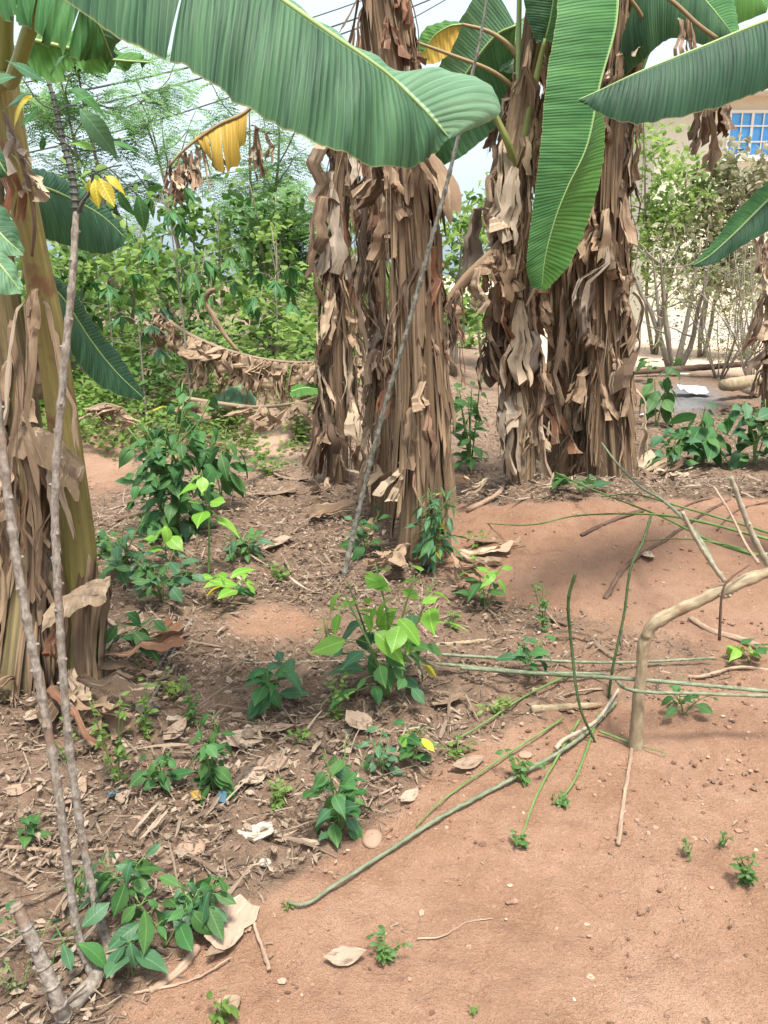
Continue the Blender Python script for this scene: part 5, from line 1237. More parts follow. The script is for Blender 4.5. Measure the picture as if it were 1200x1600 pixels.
for k, (lab, pts, r0, r1, m, kn) in enumerate((
        ('straight dry stick pointing at the viewer below the sapling foot', [(988, 1168), (978, 1230), (972, 1270), (966, 1322)], 0.0065, 0.007, 'twig', 5),
        ('thin dry stick beside the pale papery leaf in the near foreground', [(388, 1410), (400, 1455), (412, 1490), (421, 1518)], 0.0045, 0.0055, 'twig', 0),
        ('thick weathered stick below the near leafy seedlings', [(310, 1482), (285, 1515), (255, 1540), (234, 1552)], 0.010, 0.009, 'twig', 0),
        ('pale stick right of the bright green plant', [(672, 1012), (710, 1008), (760, 1002)], 0.012, 0.009, 'bark', 0),
        ('brown stick lying right of the hanging dark twig', [(1078, 968), (1110, 988), (1150, 1000), (1185, 1014)], 0.013, 0.016, 'twig', 0),
        ('longest dark root running diagonally down the mound', [(945, 938), (985, 880), (1040, 845), (1090, 810), (1140, 782)], 0.012, 0.008, 'root', 8),
        ('dark rotten branch near the mound crest', [(908, 838), (935, 825), (965, 812), (1005, 800)], 0.010, 0.014, 'root', 6),
        ('dark twig at the crest right of the rotten branch', [(1060, 800), (1090, 784), (1130, 778), (1200, 768)], 0.008, 0.006, 'root', 4),
        ('dark twig on the mound left of the upright dark green stem', [(845, 965), (875, 975), (905, 985), (930, 975)], 0.007, 0.004, 'root', 0),
        ('short grey log half buried below the level stems', [(830, 1112), (880, 1108), (940, 1104)], 0.016, 0.012, 'bark', 0),
        ('pair leaning grey stick left of the bright green plant, right hand one', [(300, 970), (275, 1010), (255, 1060), (225, 1120)], 0.008, 0.006, 'cassava', 4),
        ('pair leaning grey stick left of the bright green plant, left hand one', [(288, 985), (262, 1020), (240, 1060), (220, 1105)], 0.006, 0.005, 'cassava', 4),
        ('pale stick crossing the litter behind the bright green plant', [(380, 1038), (460, 1036), (540, 1034), (620, 1032)], 0.004, 0.003, 'whitest', 0),
        ('thin dry twig curved on the bare red soil', [(652, 1470), (690, 1466), (730, 1444), (770, 1438)], 0.0025, 0.0015, 'twig', 0),
        ('long thin twig lying behind the near thick stick', [(210, 1555), (260, 1545), (310, 1530), (360, 1500)], 0.0035, 0.0025, 'twig', 0),
        ('stick under the small plants left of the flat pebble', [(470, 1280), (530, 1265), (590, 1245), (620, 1230)], 0.004, 0.003, 'twig', 0),
        ('stick lying in the litter left of the grey stems', [(0, 1325), (60, 1330), (110, 1335), (165, 1328)], 0.006, 0.005, 'twig', 0),
        ('slanting stick between the grey cassava stems', [(20, 1395), (60, 1360), (110, 1310), (150, 1250)], 0.005, 0.004, 'twig', 0),
        ('fallen stem under the dark leafy bush', [(180, 815), (240, 800), (300, 785), (350, 775)], 0.02, 0.015, 'root', 0),
        ('curved pale stalk lying left of the foot of the right clump', [(730, 800), (760, 785), (785, 765), (800, 735)], 0.018, 0.012, 'twig', 0),
        ('dark twig across the mound top at right', [(1120, 830), (1150, 800), (1180, 790), (1210, 784)], 0.006, 0.004, 'root', 0),
        ('stick along the grey pebbly band by the right seedling', [(1030, 1052), (1090, 1060), (1150, 1045), (1210, 1050)], 0.008, 0.007, 'twig', 0))):
    stick('stick', lab, 'stick', pts, r0, r1, m, dg, 0.006, kn, 50 + k, 0.0005)

# ------------------------------------------------------------------ green plants
def plant(label, base, hpx, wpx, n, lpx, kind, mats, seed, nst=3, name='seedling', cat='plant', droop=-0.1, group=None, petl=0.35, low=0.15, stemmat='greenst', weights=None, topmat=None, Y=None):
    """leafy plant: stems from one base, one object per leaf. sizes in image pixels at its distance"""
    rs = RS(seed)
    b = G(*base) if Y is None else at(base[0], Y)
    dist = float(np.linalg.norm(b - V(0, 0, CAMZ))); s = dist / FPX
    hpx, wpx, n, droop = hpx * 1.12, wpx * 1.28, int(n * 1.25), droop + 0.08
    H, W, L = hpx * s, wpx * s * 0.5, lpx * s
    root = thing(name, label, cat, b, group)
    wood = MB()
    lv = []
    for q in range(nst):
        az = 6.28 * q / nst + rs.normal(0, 0.5)
        rad = W * (0.0 if nst == 1 else rs.uniform(0.2, 0.75))
        hh = H * rs.uniform(0.7, 1.0) * (1 if q else 1.1)
        tip = b + V(math.cos(az) * rad, math.sin(az) * rad * 0.8, hh)
        st = cr([b, b + V(math.cos(az) * rad * 0.25, math.sin(az) * rad * 0.2, hh * 0.5) + rs.normal(0, 0.05 * H, 3) * V(1, 1, 0), tip], 14)
        wood.tube(st, np.linspace(max(0.0022, 0.012 * H), max(0.0012, 0.005 * H), 14), 6)
        m = max(1, int(round(n / nst)))
        for k in range(m):
            f = low + (1 - low) * (k + 0.6 * rs.rand()) / m
            p = st[min(13, int(f * 13))]
            a = k * 2.4 + q + rs.normal(0, 0.3)
            d = unit(V(math.cos(a), math.sin(a), 0.35 if f < 0.9 else 0.9))
            pl = max(0.0, W * petl * rs.uniform(0.4, 1.2) * (1.15 - 0.6 * f))
            pe = p + d * pl
            if pl > 0.008: wood.tube(np.array([p, p + d * pl * 0.5 + V(0, 0, 0.1 * pl), pe]), [0.0016, 0.0014, 0.0012], 4, cap=False)
            ld = unit(V(math.cos(a + rs.normal(0, 0.5)), math.sin(a), droop + rs.normal(0, 0.4)))
            lm = mats[rs.choice(len(mats), p=weights)]
            if lm == 'lf_mid' and rs.rand() < 0.06: lm = 'lf_yel'
            if topmat and f > 0.56: lm = topmat
            sz = L * rs.uniform(0.45, 1.15) * (1.0 if f < 0.85 else 0.75)
            lv.append((pe, ld, lm, sz))
    part('stem', wood, MAT[stemmat], root)
    for pe, ld, lm, sz in lv:
        gz = float(height(pe[0], pe[1])) + 0.008
        pe[2] = max(pe[2], gz)
        if pe[2] + ld[2] * sz * 0.9 < gz: ld = unit(V(ld[0], ld[1], (gz - pe[2]) / sz * 0.9 + 0.12))
        inst('leaf', leafvar(kind, lm, rs), root, frame(pe, ld, V(rs.normal(0, 0.45), -0.25 + rs.normal(0, 0.4), 1), sz, sz * rs.uniform(0.8, 1.2), sz))
    return root
def tuft(label, base, hpx, wpx, n, lpx, mat, seed, name='weed', cat='weed', group='small weeds', kind='ovate', nst=5, z0=0.1):
    """fine weed whose leaves are too small to part: stems plus one foliage piece"""
    rs = RS(seed)
    b = G(*base); s = float(np.linalg.norm(b - V(0, 0, CAMZ))) / FPX
    H, W, L = hpx * s, wpx * s * 0.5, lpx * s
    root = thing(name, label, cat, b, group)
    wood = MB(); pos = []
    for q in range(nst):
        a = rs.rand() * 6.28; r = W * rs.uniform(0.2, 1)
        st = cr([b, b + V(math.cos(a) * r * 0.4, math.sin(a) * r * 0.4, H * 0.6 * rs.uniform(0.6, 1)), b + V(math.cos(a) * r, math.sin(a) * r, H * rs.uniform(0.5, 1))], 10)
        wood.tube(st, np.linspace(0.0022, 0.001, 10), 5)
        for k in range(n // nst):
            pos.append(st[rs.randint(int(z0 * 10), 10)] + rs.normal(0, 0.25 * L, 3))
    pos = np.array(pos); pos[:, 2] = np.maximum(pos[:, 2], height(pos[:, 0], pos[:, 1]) + 0.006); m = len(pos)
    part('stem', wood, MAT['greenst'], root)
    fo = MB(); cloud(fo, pos, rdirs(rs, m, -0.3, 0.35), upsn(rs, m, 0.4), L * rs.uniform(0.6, 1.3, m), 0.55 * L * rs.uniform(0.7, 1.2, m), kind)
    part('foliage', fo, MAT[mat], root, stuff=True)
gp = 'green plants on the litter'
plant('bright lime topped sapling, largest in the middle of the clearing', (602, 1092), 205, 165, 52, 52, 'ovate', ('lf_dark', 'lf_blue', 'lf_mid'), 36, 5, topmat='lf_lime', low=0.08, name='sapling', petl=0.5, droop=-0.25)
plant('dense dark leafy bush behind the yellow green banana stem', (275, 835), 200, 210, 190, 33, 'ovate', ('lf_dark', 'lf_mid', 'lf_blue'), 2, 9, name='bush', cat='bush', low=0.05, weights=(0.45, 0.43, 0.12), petl=0.3, droop=-0.4)
plant('sapling with large drooping dark leaves right of the dense bush', (345, 800), 120, 90, 22, 52, 'long', ('lf_dark', 'lf_mid'), 3, 2, name='sapling', droop=-0.9, low=0.5)
plant('slender lime green seedling before the dense bush', (326, 905), 140, 34, 9, 38, 'ovate', ('lf_lime',), 4, 1, low=0.55, petl=0.6, droop=-0.3)
plant('small lime leaved seedling left of the slender lime one', (262, 885), 70, 46, 9, 40, 'ovate', ('lf_lime', 'lf_mid'), 5, 1, low=0.4, petl=0.5, droop=-0.4)
plant('spreading dark low plant in front of the dense bush', (255, 945), 75, 150, 46, 30, 'ellip', ('lf_blue', 'lf_dark'), 6, 6, low=0.3, droop=0.0)
plant('dark shrubby seedling under the big bush at its left', (200, 905), 85, 80, 34, 28, 'ovate', ('lf_dark', 'lf_blue'), 7, 4, low=0.1)
plant('low dark clump with narrow leaves right of the slender lime seedling', (380, 872), 46, 85, 36, 24, 'long', ('lf_blue', 'lf_dark'), 8, 5, low=0.1)
plant('pale leaved seedling on the litter left of the leaning grey stem', (365, 945), 46, 80, 14, 38, 'long', ('lf_blue', 'lf_mid'), 9, 2, low=0.4, topmat='lf_lime')
plant('big glossy leaved seedling at the foot of the yellow green banana', (215, 1045), 75, 90, 11, 62, 'long', ('lf_dark', 'lf_mid'), 10, 2, low=0.6, droop=-0.7)
plant('hairy leaved seedling left of the lime topped sapling', (430, 1112), 75, 80, 18, 40, 'ovate', ('lf_blue', 'lf_mid'), 11, 3, low=0.3)
plant('dark climbing clump beside the papery dry leaves', (335, 1238), 110, 62, 34, 34, 'ovate', ('lf_dark', 'lf_mid'), 12, 4, low=0.05, droop=-0.5)
plant('dark little plant left of the climbing clump', (250, 1235), 56, 56, 16, 32, 'ovate', ('lf_dark', 'lf_mid'), 13, 3, low=0.2, droop=-0.5)
plant('leafy plant growing beside the flat round pebble', (535, 1300), 130, 110, 36, 38, 'ovate', ('lf_dark', 'lf_blue', 'lf_mid'), 14, 5, low=0.05, droop=-0.3)
plant('bluish little plant right behind the pebble plant', (598, 1212), 66, 56, 18, 26, 'ellip', ('lf_blue',), 15, 3, low=0.2)
plant('small plant with one large leaf below the lime topped sapling', (646, 1190), 62, 60, 18, 30, 'ovate', ('lf_mid', 'lf_lime', 'lf_dark'), 16, 3, low=0.1)
plant('near seedling with long grey green leaves, tallest at the bottom left', (205, 1440), 110, 110, 22, 44, 'ellip', ('lf_blue', 'lf_dark'), 17, 2, low=0.45, droop=-0.35, petl=0.3)
plant('near seedling in the middle of the bottom left row', (258, 1480), 92, 110, 20, 44, 'ellip', ('lf_blue', 'lf_dark', 'lf_mid'), 18, 2, low=0.5, droop=-0.35, petl=0.3)
plant('near seedling beside the pale papery leaf, rightmost of the bottom left row', (325, 1455), 98, 90, 18, 42, 'ellip', ('lf_blue', 'lf_dark'), 19, 2, low=0.45, droop=-0.5, petl=0.3)
plant('lowest near seedling, star of leaves above the thick stick', (208, 1528), 52, 80, 9, 52, 'ellip', ('lf_blue',), 20, 1, low=0.7, droop=-0.45, petl=0.2)
plant('sparse seedling left of the grey cassava stems', (80, 1520), 80, 110, 8, 40, 'ellip', ('lf_blue', 'lf_mid'), 21, 2, low=0.5, petl=0.5)
plant('tiny green seedling near the left edge', (48, 1318), 42, 26, 9, 24, 'ovate', ('lf_mid', 'lf_dark'), 22, 1, low=0.2)
plant('seedling with bright drooping leaves on the mound edge', (758, 955), 78, 70, 15, 40, 'long', ('lf_mid', 'lf_dark'), 23, 2, low=0.2, topmat='lf_lime', droop=-0.2)
plant('seedling behind the level grey stems', (828, 1062), 70, 66, 14, 30, 'ovate', ('lf_mid', 'lf_blue'), 24, 3, low=0.3)
plant('flat bright green seedling at the right on the mound', (1170, 1035), 26, 50, 9, 28, 'ovate', ('lf_lime', 'lf_mid'), 25, 2, low=0.5, droop=0.0)
plant('narrow leaved plant against the foot of the stoutest trunk', (676, 893), 118, 84, 64, 34, 'lance', ('lf_blue', 'lf_mid'), 26, 5, low=0.1, droop=-0.25)
plant('leafy seedling at the foot of the leaning grey stem', (572, 872), 62, 70, 16, 32, 'ovate', ('lf_dark', 'lf_blue', 'lf_mid'), 27, 3, low=0.2)
plant('broad leaves sprouting at the foot of the right hand clump', (905, 772), 24, 90, 12, 34, 'ovate', ('lf_blue', 'lf_dark'), 28, 3, low=0.4, droop=0.0)
plant('dark plant in the shade between the brown clumps', (735, 735), 130, 70, 46, 28, 'ovate', ('lf_dark',), 29, 5, low=0.1)
plant('seedling under the sapling with trailing leaves', (1068, 1118), 46, 90, 14, 22, 'ovate', ('lf_mid', 'lf_dark'), 30, 3, low=0.2)
bgp = 'plants behind the mound crest'
plant('bright leaved plant behind the crest right of the shaggy trunk', (1098, 728), 95, 80, 26, 38, 'ovate', ('lf_mid', 'lf_dark'), 31, 3, low=0.2, group=bgp, topmat='lf_mid', droop=-0.5)
plant('tall dark plant beside the shaggy trunk near the ash heap', (1025, 668), 85, 50, 20, 36, 'ovate', ('lf_dark',), 32, 2, low=0.3, group=bgp, droop=-0.7)
plant('dark bushy plant behind the crest at the right edge', (1178, 730), 90, 90, 40, 34, 'ovate', ('lf_dark', 'lf_blue'), 33, 5, low=0.1, group=bgp)
plant('low dark plant behind the crest beside the shaggy trunk', (1045, 735), 55, 90, 34, 26, 'ovate', ('lf_dark', 'lf_blue'), 34, 5, low=0.1, group=bgp)
plant('round leaved sprig behind the crest at the trunk edge', (1012, 600), 40, 30, 6, 26, 'ovate', ('lf_dark',), 35, 1, low=0.6, group=bgp)
for k, (lab, base, h, wd, n, lp, m) in enumerate((
        ('thin pale weed with tiny leaves beside the dark little plant', (185, 1232), 150, 70, 60, 13, 'fo_mid'),
        ('pale trailing weed hanging in front of the glossy leaved seedling', (228, 1150), 90, 34, 44, 12, 'fo_mid'),
        ('wispy weed near the foot of the second banana stem', (110, 1200), 60, 50, 26, 11, 'fo_mid'),
        ('fine leaved vine right of the leaning grey stick pair', (300, 1130), 90, 34, 40, 12, 'fo_dark'),
        ('pale wispy weed left of the lime topped sapling foot', (525, 1125), 80, 80, 46, 13, 'fo_lite'),
        ('thin upright weed before the leaning stem foot', (512, 1020), 70, 18, 26, 11, 'fo_mid'),
        ('grey green feathery weed behind the upright dark green stem', (848, 985), 80, 40, 46, 10, 'fo_dark'),
        ('small round weed right of the drooping bright seedling', (708, 985), 36, 30, 28, 11, 'fo_mid'),
        ('weed sitting on the long slanting stem', (815, 1222), 46, 66, 36, 14, 'fo_dark'),
        ('tiny leaf tuft at the end of the lowest green stem', (812, 1322), 20, 34, 26, 10, 'fo_dark'),
        ('tiny leaf tuft at the end of the thin green stem', (872, 1262), 18, 38, 26, 10, 'fo_dark'),
        ('tiny green tuft ending the long slanting stem', (452, 1420), 16, 16, 10, 10, 'fo_mid'),
        ('small grey weed alone on the near bare soil', (602, 1500), 34, 56, 60, 11, 'fo_dark'),
        ('seedling with tiny leaves at the bottom edge', (345, 1598), 60, 36, 22, 16, 'fo_mid'),
        ('grey green weed on bare soil at the right edge', (1165, 1378), 46, 70, 70, 11, 'fo_dark'),
        ('sparse little weed left of the right edge weed', (1076, 1340), 30, 34, 16, 9, 'fo_olive'),
        ('lone sprig above the right edge weed', (1130, 1325), 34, 18, 14, 9, 'fo_dark'),
        ('little grass like tuft near the blue scrap', (432, 1262), 36, 30, 30, 12, 'fo_mid'),
        ('feathery grey weed at the bottom left corner', (30, 1555), 60, 70, 50, 9, 'fo_olive'),
        ('low weed left of the thick fallen stem', (165, 870), 44, 80, 60, 12, 'fo_dark'),
        ('light weed on the litter by the long slanting stem', (715, 1180), 26, 70, 34, 11, 'fo_mid'),
        ('dot of green weed at the bottom of the bare soil', (738, 1585), 14, 16, 14, 7, 'fo_mid'),
        ('low weeds lining the path behind the dense bush', (420, 742), 46, 150, 160, 10, 'fo_mid'),
        ('weeds beneath the two fallen dead leaves', (470, 690), 60, 150, 160, 11, 'fo_mid'),
        ('thin weed between the near seedlings and the tiny seedling at left', (120, 1400), 46, 50, 34, 11, 'fo_mid'),
        ('low pale weed in front of the big glossy leaved seedling', (270, 1090), 40, 60, 40, 12, 'fo_lite'),
        ('small weed before the hairy leaved seedling', (470, 1165), 34, 50, 36, 11, 'fo_mid'),
        ('small weed between the leaning stem foot and the lime leaved seedling', (440, 905), 30, 60, 44, 11, 'fo_mid'),
        ('pale weed under the level grey stems', (770, 1115), 30, 60, 40, 10, 'fo_lite'),
        ('weed fringe right of the stoutest trunk foot', (745, 855), 26, 50, 40, 9, 'fo_mid'),
        ('low weed left of the flat round pebble plant', (440, 1245), 26, 40, 30, 10, 'fo_lite'),
        ('weedy green patch beyond the gap between clumps', (735, 545), 60, 120, 200, 9, 'fo_lite'))):
    tuft(lab, base, h, wd, n, lp, m, 700 + k)
# cassava saplings with palmate leaves in the middle distance
def palmate(label, base, Y, toppy, n, lpx, mat, seed, lean=0.0):
    rs = RS(seed); b = at(base, Y); H = hm(Y, toppy, b); s = Y / FPX; L = lpx * s
    root = thing('cassava_plant', label, 'cassava', b, 'slender cassava plants behind')
    st = cr([b, b + V(lean * 0.4, 0, H * 0.5), b + V(lean, 0, H)], 20)
    wood = MB(); wood.tube(st, np.linspace(0.014, 0.005, 20), 6)
    for k in range(n):
        p = st[19 - int(9 * k / n)]; a = k * 2.4 + rs.rand(); d = V(math.cos(a), math.sin(a), 0.35)
        pe = p + unit(d) * L * rs.uniform(0.8, 1.5)
        wood.tube(np.array([p, (p + pe) / 2 + V(0, 0, 0.02), pe]), 0.003, 4, cap=False)
        for j in range(5):
            an = a + (j - 2) * 0.62
            inst('leaf', leafvar('lance', mat, rs), root, frame(pe, V(math.cos(an), math.sin(an), -0.55), V(0, 0, 1), L * rs.uniform(0.8, 1.1), L * 1.1, L))
    part('stem', wood, MAT['cassava'], root)
palmate('slender cassava with drooping palm shaped leaves left of the fringed fallen leaf', 232, 7.6, 495, 6, 30, 'lf_blue', 1)
palmate('tall thin cassava stalk rising through the fringed fallen leaf', 305, 7.4, 300, 7, 34, 'lf_mid', 2, -0.1)
palmate('cassava with pale leaves behind the dark drooping banana leaf', 190, 8.2, 440, 7, 34, 'lf_mid', 3)
palmate('cassava standing just left of the left curtained trunk', 440, 8.6, 430, 7, 32, 'lf_mid', 4)
palmate('cassava in the shrubs above the bent dead stalk', 345, 9.2, 400, 8, 34, 'lf_dark', 5)

# ------------------------------------------------------------------ litter, pebbles, debris
def scatter_litter():
    rs = RS(900)
    N = 270000
    x = rs.uniform(-4.2, 4.2, N); y = rs.uniform(0.9, 9.5, N)
    keep = np.abs(x) < 0.62 * y + 0.9
    d, px, py = litter_density(x, y)
    clump = 0.35 + 0.9 * vnoise(x * 2.2, y * 2.2, 40)
    keep &= rs.rand(N) < (d * clump * np.where(y > 6, 0.4, 1.0) * np.where(y < 2.6, 1.0, 0.72) + 0.014)
    x, y, d = x[keep], y[keep], d[keep]
    n = len(x)
    strip = rs.rand(n) < 0.5
    L = np.where(strip, rs.uniform(0.015, 0.09, n), rs.uniform(0.006, 0.042, n)) * np.where(rs.rand(n) < 0.03, 1.9, 1) * (0.35 + 0.65 * d) * 0.85
    W = np.where(strip, rs.uniform(0.0018, 0.0075, n), L * rs.uniform(0.4, 0.75, n))
    lng = strip & (rs.rand(n) < 0.05) & (d > 0.5)
    L = np.where(lng, rs.uniform(0.09, 0.22, n), L); W = np.where(lng, rs.uniform(0.005, 0.018, n), W)
    tu = np.linspace(0, 1, 5)
    prof = np.where(strip[:, None], np.array([0.7, 1, 1, 0.9, 0.5])[None], np.array([0.25, 0.8, 1.0, 0.75, 0.2])[None])
    prof = prof * rs.uniform(0.55, 1.25, (n, 5))
    yaw = rs.rand(n) * 6.28
    bend = rs.normal(0, 0.28, n) * np.where(strip, 0.35, 1); curl = rs.uniform(-0.2, 0.7, n); tw = rs.normal(0, 0.5, n); side = rs.normal(0, 0.06, n)
    pitch = rs.normal(0, 0.22, n); roll = rs.normal(0, 0.4, n)
    lx = (tu[None] - 0.5) * L[:, None]
    R = np.zeros((n, 5, 3, 3))
    for j, v in enumerate((-1, 0, 1)):
        wv = v * W[:, None] * 0.5 * prof * rs.uniform(0.6, 1.15, (n, 5))
        z = bend[:, None] * ((tu[None] - 0.5) ** 2 * 4 - 0.5) * L[:, None] * 0.35 + curl[:, None] * abs(v) * W[:, None] * 0.5 * prof
        a = tw[:, None] * (tu[None] - 0.5) + roll[:, None]
        R[:, :, j, 0] = lx
        R[:, :, j, 1] = wv * np.cos(a) - z * 0 * np.sin(a) + side[:, None] * (tu[None] - 0.5) ** 2 * L[:, None] * 2
        R[:, :, j, 2] = wv * np.sin(a) + z + lx * pitch[:, None]
    c, s = np.cos(yaw)[:, None, None], np.sin(yaw)[:, None, None]
    X = R[..., 0] * c - R[..., 1] * s; Y = R[..., 0] * s + R[..., 1] * c
    zmin = R[..., 2].min(axis=(1, 2))
    base = height(x, y) + rs.uniform(-0.004, 0.026, n) * d ** 1.5 + 0.001
    V3 = np.stack([x[:, None, None] + X, y[:, None, None] + Y, base[:, None, None] + R[..., 2] - zmin[:, None, None] * 0.8], -1)
    verts = V3.reshape(-1, 3)
    quad = []
    for i in range(4):
        for j in range(2):
            quad.append((i * 3 + j, i * 3 + j + 1, (i + 1) * 3 + j + 1, (i + 1) * 3 + j))
    F = (np.arange(n)[:, None, None] * 15 + np.array(quad)[None]).reshape(-1, 4)
    me = bpy.data.meshes.new('leaf_litter')
    me.from_pydata(verts.tolist(), [], F.tolist())
    uv = np.tile(np.stack(np.meshgrid(np.linspace(0, 1, 5), np.linspace(0, 1, 3), indexing='ij'), -1).reshape(-1, 2)[:, ::-1], (n, 1))
    li = np.zeros(len(me.loops), int); me.loops.foreach_get('vertex_index', li)
    me.uv_layers.new(name='UVMap').data.foreach_set('uv', uv[li].astype(np.float32).ravel())
    me.materials.append(MAT['litter'])
    me.polygons.foreach_set('use_smooth', np.ones(len(me.polygons), bool))
    tag(link('leaf_litter', me), kind='stuff')
    print('litter', n)
scatter_litter()
ICO_V = None
def ico():
    p = (1 + 5 ** 0.5) / 2
    v = np.array([(-1, p, 0), (1, p, 0), (-1, -p, 0), (1, -p, 0), (0, -1, p), (0, 1, p), (0, -1, -p), (0, 1, -p), (p, 0, -1), (p, 0, 1), (-p, 0, -1), (-p, 0, 1)], float)
    v /= np.linalg.norm(v[0])
    f = [(0, 11, 5), (0, 5, 1), (0, 1, 7), (0, 7, 10), (0, 10, 11), (1, 5, 9), (5, 11, 4), (11, 10, 2), (10, 7, 6), (7, 1, 8), (3, 9, 4), (3, 4, 2), (3, 2, 6), (3, 6, 8), (3, 8, 9), (4, 9, 5), (2, 4, 11), (6, 2, 10), (8, 6, 7), (9, 8, 1)]
    return v, f
def scatter_pebbles():
    rs = RS(950)
    N = 30000
    y = 1.0 + 5.0 * rs.rand(N) ** 1.5; x = rs.uniform(-1, 1, N) * (0.6 * y + 0.5)
    d, px, py = litter_density(x, y)
    keep = rs.rand(N) < 0.25 + 0.75 * sstep(0.3, 0.7, vnoise(x * 1.7, y * 1.7, 60))
    x, y = x[keep], y[keep]; n = len(x)
    s = 0.0013 + 0.0075 * rs.rand(n) ** 6
    v, f = ico()
    vv = v[None] * (1 + rs.normal(0, 0.18, (n, 12, 1))) * s[:, None, None] * np.stack([rs.uniform(0.8, 1.5, n), rs.uniform(0.8, 1.3, n), rs.uniform(0.5, 0.9, n)], 1)[:, None, :]
    vv = vv + np.stack([x, y, height(x, y) + s * 0.2], 1)[:, None, :]
    F = (np.arange(n)[:, None, None] * 12 + np.array(f)[None]).reshape(-1, 3)
    me = bpy.data.meshes.new('soil_crumbs')
    me.from_pydata(vv.reshape(-1, 3).tolist(), [], F.tolist())
    me.uv_layers.new(name='UVMap')
    me.materials.append(MAT['pebble'])
    tag(link('soil_crumbs', me), kind='stuff')
scatter_pebbles()
def dry_leaf(label, px, py, lpx, wpx, yaw, seed, mat='bigdry', tilt=0.12, name='dry_leaf', shape='leaf', lift=0.02):
    rs = RS(seed); p = G(px, py); s = float(np.linalg.norm(p - V(0, 0, CAMZ))) / FPX
    L, W = lpx * s * 1.0, wpx * s * 1.0
    nu, nv = 10, 7
    prof = {'leaf': np.array([0.1, 0.45, 0.75, 0.93, 1, 0.97, 0.85, 0.65, 0.4, 0.05]), 'slab': np.array([0.75, 0.9, 1, 0.95, 1, 0.92, 1, 0.97, 0.9, 0.7])}[shape]
    R = np.zeros((nu, nv, 3)); UV = np.zeros((nu, nv, 2)); bend = rs.uniform(0.05, 0.2); cu = rs.uniform(0.05, 0.35)
    for i in range(nu):
        u = i / (nu - 1)
        for j in range(nv):
            v = j / (nv - 1) * 2 - 1
            R[i, j] = ((u - 0.5) * L + rs.normal(0, 0.012 * L) * (abs(v) > 0.9), v * W * 0.5 * prof[i] * (1 + rs.normal(0, 0.05)), bend * L * (abs(u - 0.5) ** 2) * 2 + cu * W * v * v * 0.4 + rs.normal(0, 0.010 * W) + 0.03 * W * math.sin(v * 4 + u * 6))
            UV[i, j] = (0.5 + v / 2, u)
    R = R.reshape(-1, 3)
    E = np.array(Euler((tilt * rs.normal(0, 1), tilt * rs.normal(0, 1), yaw)).to_matrix())
    R = R @ E.T
    R[:, 2] -= R[:, 2].min()
    R = (R + p + V(0, 0, lift * 0.6)).reshape(nu, nv, 3)
    mb = MB(); mb.grid(R, UV)
    return solo(name, mb, MAT[mat], label, 'dry leaf' if name == 'dry_leaf' else 'litter', p, 'dry leaves on the ground' if name == 'dry_leaf' else None)
for k, (lab, px, py, l, w_, yaw, sh) in enumerate((
        ('large papery tan leaf piece right of the climbing clump', 382, 1160, 52, 46, 0.4, 'slab'),
        ('smooth rounded tan leaf below the papery piece', 430, 1200, 40, 52, 1.6, 'leaf'),
        ('pale curled leaf left of the smooth rounded one', 396, 1222, 56, 34, 0.9, 'leaf'),
        ('long pale papery leaf beside the thin near stick', 362, 1455, 84, 44, 1.15, 'slab'),
        ('pointed tan leaf between the grey stems and the thin pale weed', 118, 1245, 54, 32, 1.4, 'leaf'),
        ('grey curled leaf alone on the near bare soil', 540, 1503, 58, 26, 0.1, 'leaf'),
        ('tan leaf at the foot of the bottom edge seedling', 358, 1580, 36, 32, 0.6, 'leaf'),
        ('small orange tan leaf in the litter centre left', 212, 1290, 28, 16, 0.2, 'leaf'),
        ('dry leaf on edge behind the bluish little plant', 560, 1142, 44, 36, 0.2, 'slab'),
        ('broken dry leaf below the level grey stems', 700, 1105, 50, 34, 0.4, 'slab'),
        ('flat tan leaf left of the weed on the slanting stem', 732, 1198, 60, 26, 0.5, 'leaf'),
        ('tan leaf left of the dark little plant', 148, 1168, 34, 28, 0.8, 'leaf'),
        ('broad tan leaf at the foot of the leaning stick pair', 232, 1112, 44, 34, -0.4, 'leaf'),
        ('curled tan leaf under the trailing weed', 275, 1150, 48, 26, 1.0, 'leaf'),
        ('pale narrow leaf beneath the tan papery piece', 430, 1145, 70, 22, -0.2, 'leaf'),
        ('long dry leaf lying below the near seedlings', 345, 1490, 56, 20, 1.0, 'leaf'),
        ('dry leaf standing in the litter near the left edge', 30, 1240, 48, 22, 0.3, 'leaf'),
        ('pale dry leaf behind the grey stems at the left', 55, 1130, 44, 20, -0.4, 'leaf'),
        ('tan leaf below the pebble plant, right of the stick', 640, 1250, 42, 20, 0.9, 'leaf'),
        ('dry leaf on the mound under the dark root', 1013, 872, 34, 18, 1.4, 'leaf'),
        ('pale straw leaf on the bank left of the curtained trunk', 430, 775, 70, 26, 0.5, 'slab'),
        ('straw leaf strip beside the pale one by the curtained trunk', 455, 752, 60, 18, -0.3, 'slab'),
        ('bent straw leaf right of the low dark clump', 432, 855, 56, 34, 0.9, 'slab'),
        ('tan curled leaf right of the leaning stem foot', 590, 905, 40, 24, 0.7, 'leaf'))):
    dry_leaf(lab, px, py, l, w_, yaw, 40 + k, shape=sh)
dry_leaf('flat grey scrap of paper on the litter edge', 400, 1308, 50, 34, 0.3, 90, 'paper', 0.05, 'paper_scrap', 'slab')
dry_leaf('pale blue plastic scrap beside the orange leaf', 347, 1256, 14, 16, 0.5, 91, 'bluepl', 0.5, 'plastic_scrap', 'slab')
dry_leaf('dark blue plastic scrap under the dark little plant', 178, 1247, 15, 11, 0.2, 92, 'bluepl', 0.3, 'plastic_scrap', 'slab')
dry_leaf('white plastic bag crumpled on the grey ash heap', 1082, 618, 44, 30, 0.1, 93, 'plastic', 0.2, 'plastic_bag', 'slab', 0.06)
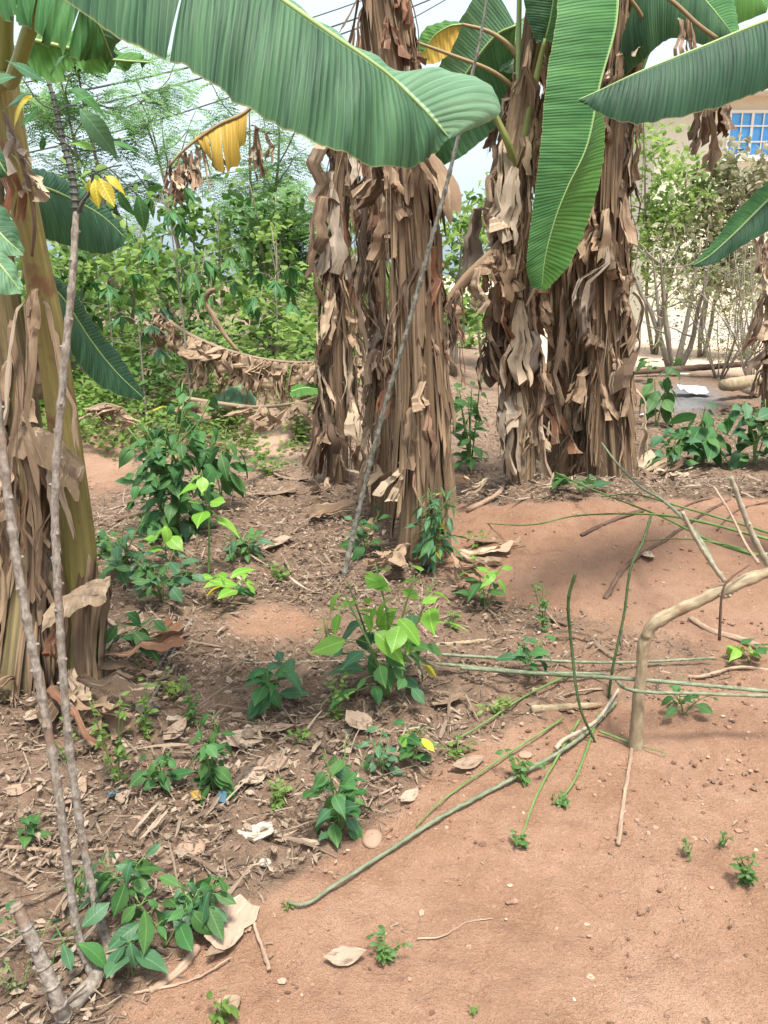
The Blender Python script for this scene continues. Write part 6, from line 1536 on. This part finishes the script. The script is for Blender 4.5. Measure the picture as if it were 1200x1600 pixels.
dry_leaf('second white plastic bag right of the ash heap', 1170, 622, 30, 22, 0.4, 94, 'plastic', 0.3, 'plastic_bag', 'slab', 0.05)
dry_leaf('small white wrapper left of the ash heap', 1012, 652, 26, 14, 0.2, 95, 'plastic', 0.2, 'plastic_bag', 'slab', 0.04)
dry_leaf('thin white wrapper below the bare many stemmed tree', 1062, 588, 30, 10, 0.1, 96, 'plastic', 0.2, 'plastic_bag', 'slab', 0.04)
def pebble(label, px, py, wpx, hpx, seed, mat='stone', name='pebble'):
    rs = RS(seed); p = G(px, py); s = float(np.linalg.norm(p - V(0, 0, CAMZ))) / FPX
    th = np.linspace(0.05, math.pi - 0.05, 9); ph = np.arange(14) / 14 * 6.283
    R = np.zeros((9, 14, 3))
    off = rs.rand(3) * 10
    for i, t_ in enumerate(th):
        d = np.stack([np.sin(t_) * np.cos(ph), np.sin(t_) * np.sin(ph), np.full(14, np.cos(t_))], 1)
        k = 1 + 0.25 * (vnoise(d[:, 0] * 1.6 + off[0], d[:, 1] * 1.6 + d[:, 2] + off[1]) - 0.5)
        R[i] = d * k[:, None] * V(wpx * s / 2, hpx * s / 2 * 1.3, min(wpx, hpx) * s * 0.24) + p + V(0, 0, min(wpx, hpx) * s * 0.08)
    mb = MB(); mb.grid(R, None, wrap=True)
    solo(name, mb, MAT[mat], label, name, p)
pebble('flat round brown pebble beside the leafy plant', 582, 1312, 30, 32, 1)
pebble('pale small stone right of the grey paper scrap', 414, 1348, 18, 14, 2, 'paper', 'stone')
pebble('grey stone in the litter above the near seedlings', 300, 1325, 40, 26, 3, 'stone', 'stone')
pebble('white pebble on the bare soil near the bottom edge', 895, 1565, 9, 9, 4, 'plastic', 'stone')
pebble('brown lump right of the seedling with bright drooping leaves', 820, 1180, 22, 14, 6, 'stone', 'stone')
dry_leaf('black crumpled rag at the foot of the stoutest trunk', 662, 895, 40, 18, 0.5, 97, 'black', 0.3, 'rag', 'slab', 0.03)
dry_leaf('orange brown curled leaf below the climbing clump', 310, 1252, 24, 16, 0.2, 98, 'blade_yel', 0.2)
log('log', 'dark charred log lying across the foot of the bare many stemmed tree', 'log', [(985, 582, 12.6, 0.04), (1040, 578, 12.7, 0.05), (1100, 574, 12.8, 0.05), (1175, 568, 12.9, 0.04)], 'root')
log('log', 'brown log end beside the white bags at the right', 'log', [(1130, 602, 10.2, 0.07), (1150, 600, 10.4, 0.09), (1185, 594, 10.7, 0.08)], 'bark')
print('objects', len(bpy.data.objects))
